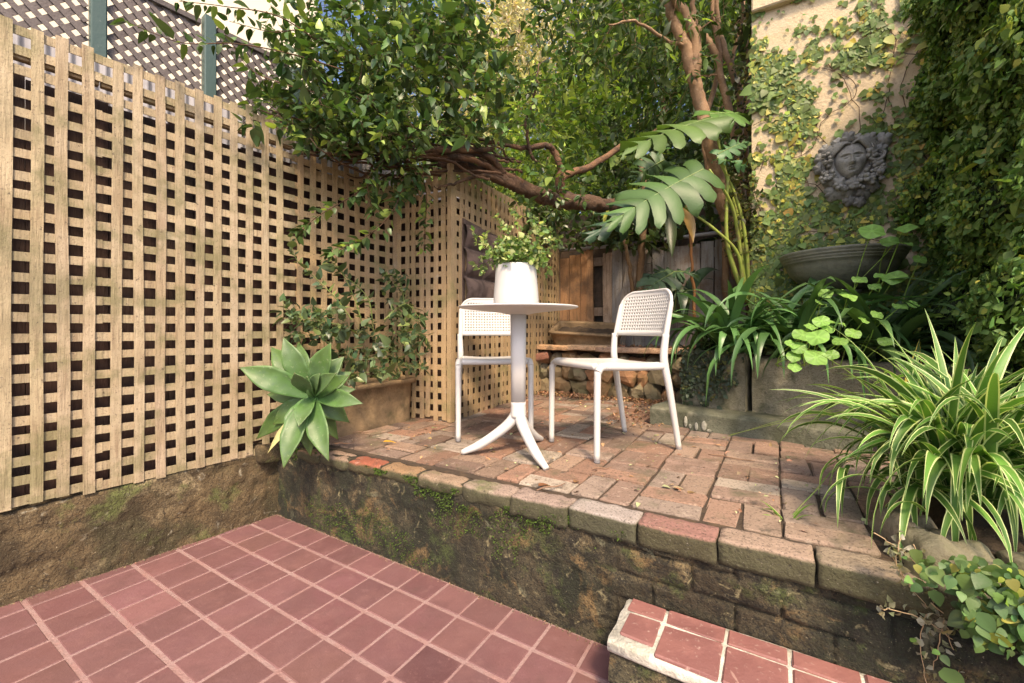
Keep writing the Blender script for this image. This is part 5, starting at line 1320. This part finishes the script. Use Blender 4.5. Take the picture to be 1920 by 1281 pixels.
# ---------------------------------------------------------------- split leaf plant (monstera)
og = at(1395, 540, 3.3)
o = thing('split_leaf_plant', 'large plant with deeply split leaves on thick stalks in front of the leaning trunks', 'plant', og)
def mon(P0, tip, nm, w, nl=9, cm=(.06, .11, .045), droop=.10, skew=0.):
    P0, tip = np.array(P0), np.array(tip); ax = tip-P0; Ln = np.linalg.norm(ax); ax /= Ln; nm = unit(np.array(nm)-ax*np.dot(nm, ax)); sd_ = np.cross(ax, nm)
    mb = MB(); cm = np.array(cm)
    def mid(f): return P0+ax*Ln*f-nm*droop*f*f
    n = 16
    for s_ in (-1, 1):
        for k in range(nl):
            f0 = k/nl*.93; f1 = (k+1)/nl*.93; half = w/2*math.sin(PI*(.20+.78*(f0+f1)/2)**.9)**.75
            ang = .95-.75*(k/nl)                         # how far the lobe points sideways
            an = -.55+1.65*(k/(nl-1)); dirn = unit(sd_*s_*math.cos(an)+ax*math.sin(an))
            A0, A1 = mid(f0), mid(f1); V = []; Cc = []; m = 12; c0 = cm*math.exp(rng.normal(0, .13)); dz = rng.normal(0, .012); tw = rng.normal(0, .02)
            for i in range(m+1):
                g = i/m; ce = (A0+A1)/2+dirn*half*g*1.05+ax*half*.18*g*g-nm*(.28*half*g*g)+nm*dz*g
                base_w = np.linalg.norm(A1-A0)/2*1.02
                ww = base_w*(1.1+.30*g)*(.98 if g < .6 else .88)*(1 if g < .80 else max(.05, 1-((g-.80)/.20)**2.4))
                if g <= .50: ww = base_w*1.25
                lv = ax*(1-.25*g)-dirn*.15*g
                for x in (-1, -.4, .4, 1): V.append(ce+lv*ww*x+nm*(.10*ww*(1-x*x)+tw*g*x)); Cc.append(c0*(1.25 if abs(x) < .5 else 1.0))
            idx = np.arange((m+1)*4).reshape(m+1, 4)
            mb.add(V, np.stack((idx[:-1, :-1].ravel(), idx[:-1, 1:].ravel(), idx[1:, 1:].ravel(), idx[1:, :-1].ravel()), 1), Cc)
    V = []; 
    P = np.array([mid(f) for f in np.linspace(0, .97, 12)]); tube(mb, P+nm*.002, np.linspace(.006, .0015, 12), 6, (.20, .27, .10), caps=False)
    # terminal lobe
    for s_ in (0,):
        V = []; A0 = mid(.9)
        for i in range(7):
            g = i/6; ce = mid(.88+.14*g); ww = w*.085*(1-g**1.6)+.001
            V += [ce-sd_*ww, ce+sd_*ww]
        mb.add(V, [(2*i, 2*i+1, 2*i+3, 2*i+2) for i in range(6)], cm)
    return mb
D_ = (.060, .118, .052); W_ = (.16, .19, .07)
mons = [(at(1318, 318, 2.95), at(1140, 405, 2.75), (.15, -.75, .7), .50, 8, (.062, .118, .036), .08),
        (at(1275, 345, 3.15), at(1095, 425, 3.05), (.0, -.7, .75), .44, 7, (.035, .07, .042), .12),
        (at(1335, 222, 3.2), at(1165, 262, 2.95), (.1, -.55, .85), .44, 7, (.07, .12, .028), .10),
        (at(1330, 215, 3.25), at(1405, 205, 3.4), (.0, -.7, .75), .34, 6, (.07, .14, .028), .04),
        (at(1345, 290, 3.1), at(1405, 258, 3.2), (.1, -.7, .6), .16, 6, (.06, .13, .05), .03),
        (at(1345, 300, 3.1), at(1400, 300, 2.95), (.1, -.5, .8), .14, 6, (.06, .13, .05), .05),
        (at(1245, 300, 3.5), at(1190, 330, 3.4), (.3, -.9, .2), .24, 7, (.055, .10, .04), .05)]
for m_ in mons: mon(*m_).build('leaf', m_mon, o, world=og)
mb = MB()
for P, r in (([at(1398, 560, 3.3), at(1385, 450, 3.2), at(1370, 380, 3.1), at(1330, 318, 2.98)], .013), ([at(1400, 560, 3.3), at(1390, 440, 3.25), at(1362, 330, 3.2), at(1338, 225, 3.2)], .013), ([at(1392, 560, 3.25), at(1385, 480, 3.15), at(1340, 430, 3.1), at(1275, 380, 3.12), at(1272, 345, 3.15)], .010), ([at(1405, 560, 3.3), at(1398, 450, 3.2), at(1380, 370, 3.15), at(1345, 295, 3.1)], .012), ([at(1400, 565, 3.3), at(1375, 500, 3.2), at(1362, 440, 3.15), at(1365, 330, 3.1)], .016)):
    tube(mb, smoothpath(P, 6), [r*1.3, r, r*.6], 8, (1.7, 1.6, .9))
mb.build('stalks', m_stem, o, world=og)
og = at(1235, 600, 3.6)
o = thing('split_leaf_plant', 'low young split leaf plant in front of the grey palings, above the right chair', 'plant', og)
for m_ in ((at(1262, 512, 3.5), at(1205, 540, 3.35), (0, -.6, .8), .28, 7, (.075, .12, .065), .05), (at(1255, 508, 3.55), at(1212, 512, 3.5), (0, -.5, .85), .18, 7, (.05, .09, .05), .05), (at(1262, 510, 3.5), at(1305, 505, 3.5), (0, -.5, .85), .22, 7, (.06, .11, .055), .05), (at(1265, 520, 3.5), at(1290, 560, 3.4), (.2, -.7, .7), .2, 6, (.08, .11, .06), .05)): mon(*m_).build('leaf', m_mon, o, world=og)
mb = MB(); tube(mb, smoothpath([at(1255, 610, 3.6), at(1268, 560, 3.55), at(1262, 512, 3.5)], 5), .006, 7, (1, 1, .7)); mb.build('stalks', m_stem, o, world=og)
# drooping dead leaf and broad dark leaves among the trunks
og = at(1270, 600, 3.7)
o = strapplant('broad_leaf_plant', 'broad dark hanging leaves, one dead and yellow, between the trunks', 'plant', og, 7, .75, .10, (.03, .06, .03), (.03, .06, .03), (1.1, 1.5), (1.2, 2.6), .3, m_leaf, spread=.05, cup=.2)
mb = MB(); strap(mb, at(1275, 380, 3.55), -1.4, -.9, .42, .10, .6, (.30, .19, .06), (.24, .15, .05), cup=.3); strap(mb, at(1255, 385, 3.6), -1.8, -1.1, .5, .09, .4, (.05, .08, .03), (.05, .08, .03), cup=.3)
strap(mb, at(1215, 370, 3.5), -1.7, -.8, .35, .07, .8, (.05, .09, .03), (.05, .09, .03)); strap(mb, at(1140, 395, 3.4), -2.2, -.8, .16, .035, .8, (.45, .42, .05), (.3, .38, .05))
mb.build('hanging_leaves', m_leaf, o, world=og)
# ---------------------------------------------------------------- creeping fig on the walls
def wallfig(name, label, O, ux, uz, nrm, n, dens, thick, size, base, hi, ph, lay=1.0, W=2., H=3., mat=None, stems=(), down=.8, og=None, templ=None, group=None):
    o = thing(name, label, 'climber', og if og is not None else O, 0, group)
    O, ux, uz, nrm = map(np.array, (O, ux, uz, nrm))
    X = rng.random(n)*W; Z = rng.random(n)*H; keep = np.zeros(n, bool); TT = np.zeros(n); D = np.zeros(n)
    for i in range(n):
        D[i] = dens(X[i], Z[i]); keep[i] = rng.random() < D[i]; TT[i] = thick(X[i], Z[i])
    X, Z, TT, D = X[keep], Z[keep], TT[keep], D[keep]; n = len(X)
    q = TT*(1-.8*rng.random(n)**1.5)+.004+.006*rng.random(n)
    P = O+X[:, None]*ux+Z[:, None]*uz+q[:, None]*nrm
    lo = np.clip(TT/.05, 0, 1)[:, None]
    d = unit(ux*rng.normal(0, .75, (n, 1))+uz*rng.normal(-down, .55, (n, 1))+nrm*(rng.normal(.05, .10, (n, 1))+lo*rng.normal(.25, .35, (n, 1))))
    nn = unit(nrm+ux*rng.normal(0, .25, (n, 1))*(1+lo)+uz*(rng.normal(.12, .22, (n, 1))*(1+1.2*lo)))
    S = size*np.exp(rng.normal(0, .34, n))
    # colour drifts in patches, new leaves are yellow green
    c = hsv(base, n, .22, .10); pn = np.array([nz(x*2.4+5, z*2.4, 3) for x, z in zip(X, Z)]); hm = rng.random(n) < ph*(1+2.2*np.clip(pn, -.4, .5))
    c[hm] = np.array(hi)[None]*np.exp(rng.normal(0, .25, (hm.sum(), 1)))*np.exp(rng.normal(0, .12, (hm.sum(), 3)))
    mb = MB(); tp = templ or LT_FIG; mb.inst(tp[0], tp[1], frames(d, nn), P, S, c); mb.build('foliage', mat or m_fig, o, world=np.array(o.location))
    if len(stems):
        ms = MB()
        for (x, z, L_) in stems:
            a = rng.normal(1.5, .5); pts = [(x, z)]
            for k in range(int(L_/.04)): a += rng.normal(0, .28); x += math.cos(a)*.04; z += math.sin(a)*.04; pts.append((x, z))
            Pp = np.array([O+ux*p[0]+uz*p[1]+nrm*.006 for p in pts if 0 < p[0] < W and 0 < p[1] < H])
            if len(Pp) > 2: tube(ms, Pp, .0022, 4, (.6, .5, .35), caps=False)
        ms.build('stems', m_bark, o, world=np.array(o.location))
    print(name, n); return o
ux = np.array((A[0], A[1], 0)); tz = np.array((B[0], B[1], 0)); up_ = np.array((0, 0, 1.))
# main wall: thin at the top left, dense below and to the right
trail = [(.12, 1.9), (.25, 1.2), (.42, 1.6), (.62, 2.2), (.5, .9), (.78, 1.8), (.95, 2.3), (.3, 2.4)]
def dmain(x, z):      # x along the wall, z above .9
    zz = z
    f = fb(x*2.6, zz*2.6)+.5*fb(x*6+3, zz*6)
    b_ = -.05 + .75*max(0, x-.78)*1.5 + .45*max(0, 1.0-zz) - .10*max(0, zz-1.75)
    if x < .30: b_ += .16
    if x > 1.0: b_ += .35
    b_ += .16*math.exp(-((zz-1.62)/.12)**2)*(x > .3)
    e = math.hypot((x-.60)/.185, (zz-1.30)/.215)
    if e < 1.0 and zz > 1.17+.04*nz(x*15, 2): return .015
    if e < 1.15: b_ += .18
    b_ -= .5*math.exp(-((x-.43)/.10)**2-((zz-1.56)/.09)**2)
    if zz < .62 and abs(x-.45) < .2: b_ -= .12
    v = (f+b_)*3.2
    # trails in straight runs
    t = abs(((x*.8+zz*.6)*5.5) % 1-.5); t2 = abs(((x*-.5+zz*.9)*4.3) % 1-.5)
    if t < .07 or t2 < .07: v += .32
    return max(.03, min(1, v))
def fb(x, y): return .8*nz(x, y, 0)+.55*nz(x*2, y*2, 4)+.4*nz(x*4.5, y*4.5, 8)
wallfig('creeping_fig', 'creeping fig spreading in yellow green trails over the cream wall around the face', L(2.305, 2.362, .90), ux, up_, -tz, 24000, dmain, lambda x, z: .05*max(0, min(1, (x-.75)*2))+.10*max(0, x-1.0)+.03*max(0, .7-z), .036, (.125, .185, .045), (.34, .34, .06), .18, W=1.16, H=2.75, stems=[(rng.uniform(.05, 1.1), rng.uniform(.1, 1.6), rng.uniform(.4, 1.4)) for _ in range(26)], og=L(2.9, 2.34, .9))
# dense mass on the side wall, bulging
def tside(x, z): return .08+.26*max(0, nz(x*2.6+8, z*2.6, 5)+.35)+.08*nz(x*7, z*7, 2)
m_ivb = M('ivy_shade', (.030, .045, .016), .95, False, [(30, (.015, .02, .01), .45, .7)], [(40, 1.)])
o = wallfig('creeping_fig', 'thick dark mass of creeper bulging over the right hand boundary wall', L(3.45, 2.37, .45), -tz, up_, -ux, 62000, lambda x, z: 1. if x > .03 else .6, lambda x, z: tside(x, z)+.015, .028, (.125, .215, .055), (.28, .36, .07), .15, W=1.46, H=2.75, down=.5, og=L(3.4, 1.6, .45))
mb = MB(); grid(mb, 60, 90, lambda u, v: L(3.45, 2.37, .45)-tz*u*1.45+up_*v*2.8-ux*max(0., tside(u*1.45, v*2.75)-.05)); mb.build('shade_shell', m_ivb, o, world=np.array(o.location))  # dark sheet painted as the shade between leaves, also stops see-through
# creeper that covers the stones at the right end of the terrace and hangs down the wall
og = L(3.0, -.02, .5)
o = wallfig('creeping_fig', 'creeper with larger leaves covering the rock planter and the wall below the spider plant', L(2.70, -.03, .14), ux, up_, -tz, 7000, lambda x, z: min(1, max(0, (x-.02+ (z-.30)*1.1)*3.0+nz(x*7, z*7)*.8-.15+.6*(z > .27)*(x > .1))), lambda x, z: .025+.07*min(1, max(0, (z-.18)/.1)), .022, (.085, .16, .045), (.26, .30, .05), .12, W=1.1, H=.44, down=.9, og=og, templ=leaf_t(8, .78, .14, .16, base=.62))
# small creeper on the concrete block
P0, P1 = L(1.92, 1.668), L(2.30, 1.580); d_ = unit(P1-P0); nr = np.array((d_[1], -d_[0], 0))
wallfig('small_creeper', 'patch of small dark creeper on the left concrete block', np.array((P0[0], P0[1], .58)), d_, up_, nr, 2600, lambda x, z: max(0, min(1, 1.5*(1-math.hypot((x-.10)/.24, (z-.20)/.20))+.8*nz(x*14, z*14)+.35*(z > .30))), lambda x, z: .02, .022, (.045, .065, .035), (.12, .13, .04), .08, W=.42, H=.36, templ=LT_SMALL, og=L(2.0, 1.65, .6))
# dry twiggy vine hanging from the edge
og = at(1720, 1070, 1.09)
o = thing('dry_vine', 'thin dry vine with shrivelled leaves dangling over the wall at the lower right', 'climber', og)
mb = MB(); ml = MB(); lp = []
for P in ([(1712, 1020), (1735, 1065), (1745, 1120), (1770, 1170), (1790, 1230), (1800, 1281)], [(1745, 1130), (1790, 1170), (1830, 1200)], [(1770, 1165), (1760, 1215), (1745, 1270)], [(1650, 1140), (1700, 1150), (1755, 1175), (1800, 1210), (1860, 1228)], [(1670, 1040), (1700, 1090), (1740, 1140)], [(1690, 1010), (1680, 1060), (1720, 1110)], [(1735, 1150), (1725, 1200), (1735, 1281)], [(1640, 1000), (1690, 1030), (1720, 1060)]):
    Q = smoothpath([at(u, v, 1.02+rng.normal(0, .01)) for (u, v) in P], 6); Q = Q+rng.normal(0, .0015, Q.shape); tube(mb, Q, np.linspace(.0013, .0007, len(Q)), 5, (.42, .30, .17), caps=False); lp += list(Q)
lp = np.array(lp); i = rng.integers(0, len(lp), 150); n = 150
ml.inst(LT_SMALL[0]*np.array((1, 1, 3)), LT_SMALL[1], frames(rng.normal(0, 1, (n, 3)), rng.normal(0, 1, (n, 3))), lp[i]+rng.normal(0, .006, (n, 3)), .013+.009*rng.random(n), hsv((.20, .20, .12), n, .3, .1, (.34, .33, .26), .3))
mb.build('stems', m_litter, o, world=og); ml.build('leaves', m_leaf_b, o, world=og)

# ---------------------------------------------------------------- litter on the terrace
mb = MB(); n = 1700
sx = rng.uniform(.45, 3.2, n); tx = rng.uniform(.12, 2.35, n)
keep = np.array([rng.random() < (.30+1.3*max(0, b_-1.7)+.5*(abs(a-1.7) < .35 and b_ > 1.2)) for a, b_ in zip(sx, tx)]); sx, tx = sx[keep], tx[keep]; n = len(sx)
P = np.array([L(a, b_, terr(a)+.006) for a, b_ in zip(sx, tx)])
d = unit(np.stack((rng.normal(0, 1, n), rng.normal(0, 1, n), rng.normal(0, .12, n)), 1)); nn = unit(np.stack((rng.normal(0, .25, n), rng.normal(0, .25, n), np.ones(n)), 1))
mb.inst(LT_SMALL[0]*np.array((.8, 1, 2)), LT_SMALL[1], frames(d, nn), P, .012+.026*rng.random(n)**2, hsv((.24, .15, .08), n, .4, .15, (.34, .36, .18), .25))
n = 260
P = np.array([L(rng.uniform(1.45, 1.85), rng.uniform(1.3, 2.3), .452+.012*rng.random()) for _ in range(n)])
mb.inst(LT_SMALL[0]*np.array((.8, 1, 3)), LT_SMALL[1], frames(rng.normal(0, 1, (n, 3))*(1, 1, .3), rng.normal(0, .5, (n, 3))+(0, 0, 1)), P, .014+.018*rng.random(n), hsv((.26, .15, .08), n, .35, .12))
n = 1100
P = np.array([L(rng.uniform(.5, 1.8), 2.33-abs(rng.normal(0, .07)), .452+.02*rng.random()) for _ in range(n)])
mb.inst(LT_SMALL[0]*np.array((.7, 1, 3)), LT_SMALL[1], frames(rng.normal(0, 1, (n, 3))*(1, 1, .4), rng.normal(0, .7, (n, 3))+(0, 0, 1)), P, .014+.022*rng.random(n), hsv((.28, .16, .08), n, .4, .12))
n = 900
P = np.array([L(rng.uniform(.5, 2.2), rng.uniform(2.45, 2.85), .89+.02*rng.random()) for _ in range(n)])
mb.inst(LT_SMALL[0]*np.array((.7, 1, 3)), LT_SMALL[1], frames(rng.normal(0, 1, (n, 3))*(1, 1, .4), rng.normal(0, .7, (n, 3))+(0, 0, 1)), P, .02+.025*rng.random(n), hsv((.20, .11, .06), n, .4, .12))
tagp(mb.build('leaf_litter', m_litter, None, tuple(L(1, 1, .45)), world=L(1, 1, .45)), kind='stuff')
# grit swept along the foot of both walls
mb = MB(); n = 700; T0 = np.array(((0, 0, 1), (.9, 0, -.3), (-.5, .8, -.3), (-.5, -.8, -.3.real)), float)
P = np.concatenate([np.array([L(rng.uniform(0, 2.2), -abs(rng.normal(0, .012)), .003) for _ in range(n)]), np.array([FL(abs(rng.normal(0, .012))+.0, -rng.uniform(0, 1.6), .003) for _ in range(n)])]); n = len(P)
mb.inst(T0, [[(0, 1, 2), (0, 2, 3), (0, 3, 1), (1, 3, 2)]], frames(rng.normal(0, 1, (n, 3)), rng.normal(0, 1, (n, 3))), P, .0015+.003*rng.random(n)**2, hsv((.16, .12, .07), n, .4, .1))
tagp(mb.build('grit', m_litter, smooth=False, world=L(0, 0, 0)), kind='stuff')
def fallen(u, v, Y0, lb, col, ln, w_, rzz, curl=.3, name='fallen_leaf', cat='leaf', grp=None):
    Y = (CH-.452)*F/(v-615); og = at(u, v, Y); og[2] = .452
    mb = MB(); Tm = leaf_t(8, w_, .35, curl); mb.inst(Tm[0], Tm[1], rotz(rzz)[None]@rotx(.12)[None], np.zeros((1, 3)), np.array([ln]), np.array([col]))
    q = mb.build(name, m_litter if name != 'fallen_leaf' else m_leaf_b, None, tuple(og)); tagp(q, lb, cat, grp)
fallen(718, 829, 0, 'bright yellow fallen leaf on the bricks beside the trough', (.75, .42, .03), .075, .35, -1.3)
fallen(706, 818, 0, 'small grey curled leaf just behind the yellow leaf', (.42, .36, .30), .03, .6, -1.0)
for (u, v, lb, c, ln, a) in ((810, 803, 'pale green fallen leaf on the bricks between trough and chair', (.22, .28, .14), .045, -.6), (1010, 912, 'rusty brown curled leaf near the edge in front of the table', (.26, .12, .06), .06, -1.0), (1078, 905, 'brown fallen leaf right of the rusty one near the edge', (.30, .17, .09), .05, -.4), (1262, 915, 'pale dry leaf on the light brick right of the table', (.40, .32, .2), .05, -1.7), (1290, 925, 'curled dry leaf beside the pale one on the orange brick', (.30, .2, .1), .045, -1.2), (1443, 930, 'pale dry leaf at the right side of the terrace', (.42, .3, .2), .06, -1.4)):
    fallen(u, v, 0, lb, c, ln, .5, a)
for (u, v, lb, ln, a) in ((680, 812, 'short brown twig behind the yellow leaf', .12, .05), (1035, 915, 'long thin twig on the bricks near the terrace edge', .14, .5), (1130, 880, 'dark bent twig by the front leg of the right chair', .10, .2), (645, 833, 'rusty twig on the terrace edge beside the agave', .10, .1), (1370, 860, 'thin dark root across the grey bricks at the right', .20, -.6)):
    Y = (CH-.452)*F/(v-615); og = at(u, v, Y); og[2] = .456; mb = MB()
    P = [(-ln/2, 0, 0), (-ln*.2, .006, .002), (ln*.15, -.005, .0), (ln/2, .008, .001)]
    tube(mb, smoothpath(P, 4), [.0022, .003, .0025, .0012], 6, (.22, .13, .08)); q = mb.build('fallen_twig', m_litter, None, tuple(og), rz=a); tagp(q, lb, 'twig')
# ================================================================== CAMERA AND LIGHT
cd = bpy.data.cameras.new('camera'); cam = bpy.data.objects.new('camera', cd); COL.objects.link(cam)
cam.location = (0, 0, CH); cam.rotation_euler = (PI/2, 0, 0)
cd.sensor_width = 36; cd.lens = 36*F/1920; cd.shift_y = (615-640.5)/1920; cd.clip_end = 500; cd.clip_start = .02
sc.camera = cam
EL, SV = math.radians(50), np.array((A[0]*.62-B[0]*.72, A[1]*.62-B[1]*.72))
az = math.atan2(SV[1], SV[0])
sdir = Vector((math.cos(az)*math.cos(EL), math.sin(az)*math.cos(EL), math.sin(EL)))
sd = bpy.data.lights.new('sun', 'SUN'); sd.energy = 2.2; sd.angle = math.radians(8); sd.color = (1.0, .77, .52)
so = bpy.data.objects.new('sun', sd); COL.objects.link(so); so.rotation_euler = sdir.to_track_quat('Z', 'Y').to_euler(); so.location = (3, -3, 6)
w_ = bpy.data.worlds.new('World'); sc.world = w_; w_.use_nodes = True
nt = w_.node_tree; bg = nt.nodes['Background']; sky = nt.nodes.new('ShaderNodeTexSky'); sky.sky_type = 'NISHITA'; sky.sun_disc = False
sky.sun_elevation = EL; sky.sun_rotation = math.atan2(sdir.x, sdir.y); sky.dust_density = 3.0; sky.air_density = .5; sky.ozone_density = .3
nt.links.new(sky.outputs[0], bg.inputs[0]); bg.inputs[1].default_value = .15
sc.view_settings.view_transform = 'Standard'; sc.view_settings.look = 'None'; sc.view_settings.gamma = 1
sc.view_settings.exposure = 1.36
sc.cycles.max_bounces = 6; sc.cycles.diffuse_bounces = 2; sc.cycles.transmission_bounces = 3; sc.cycles.transparent_max_bounces = 4
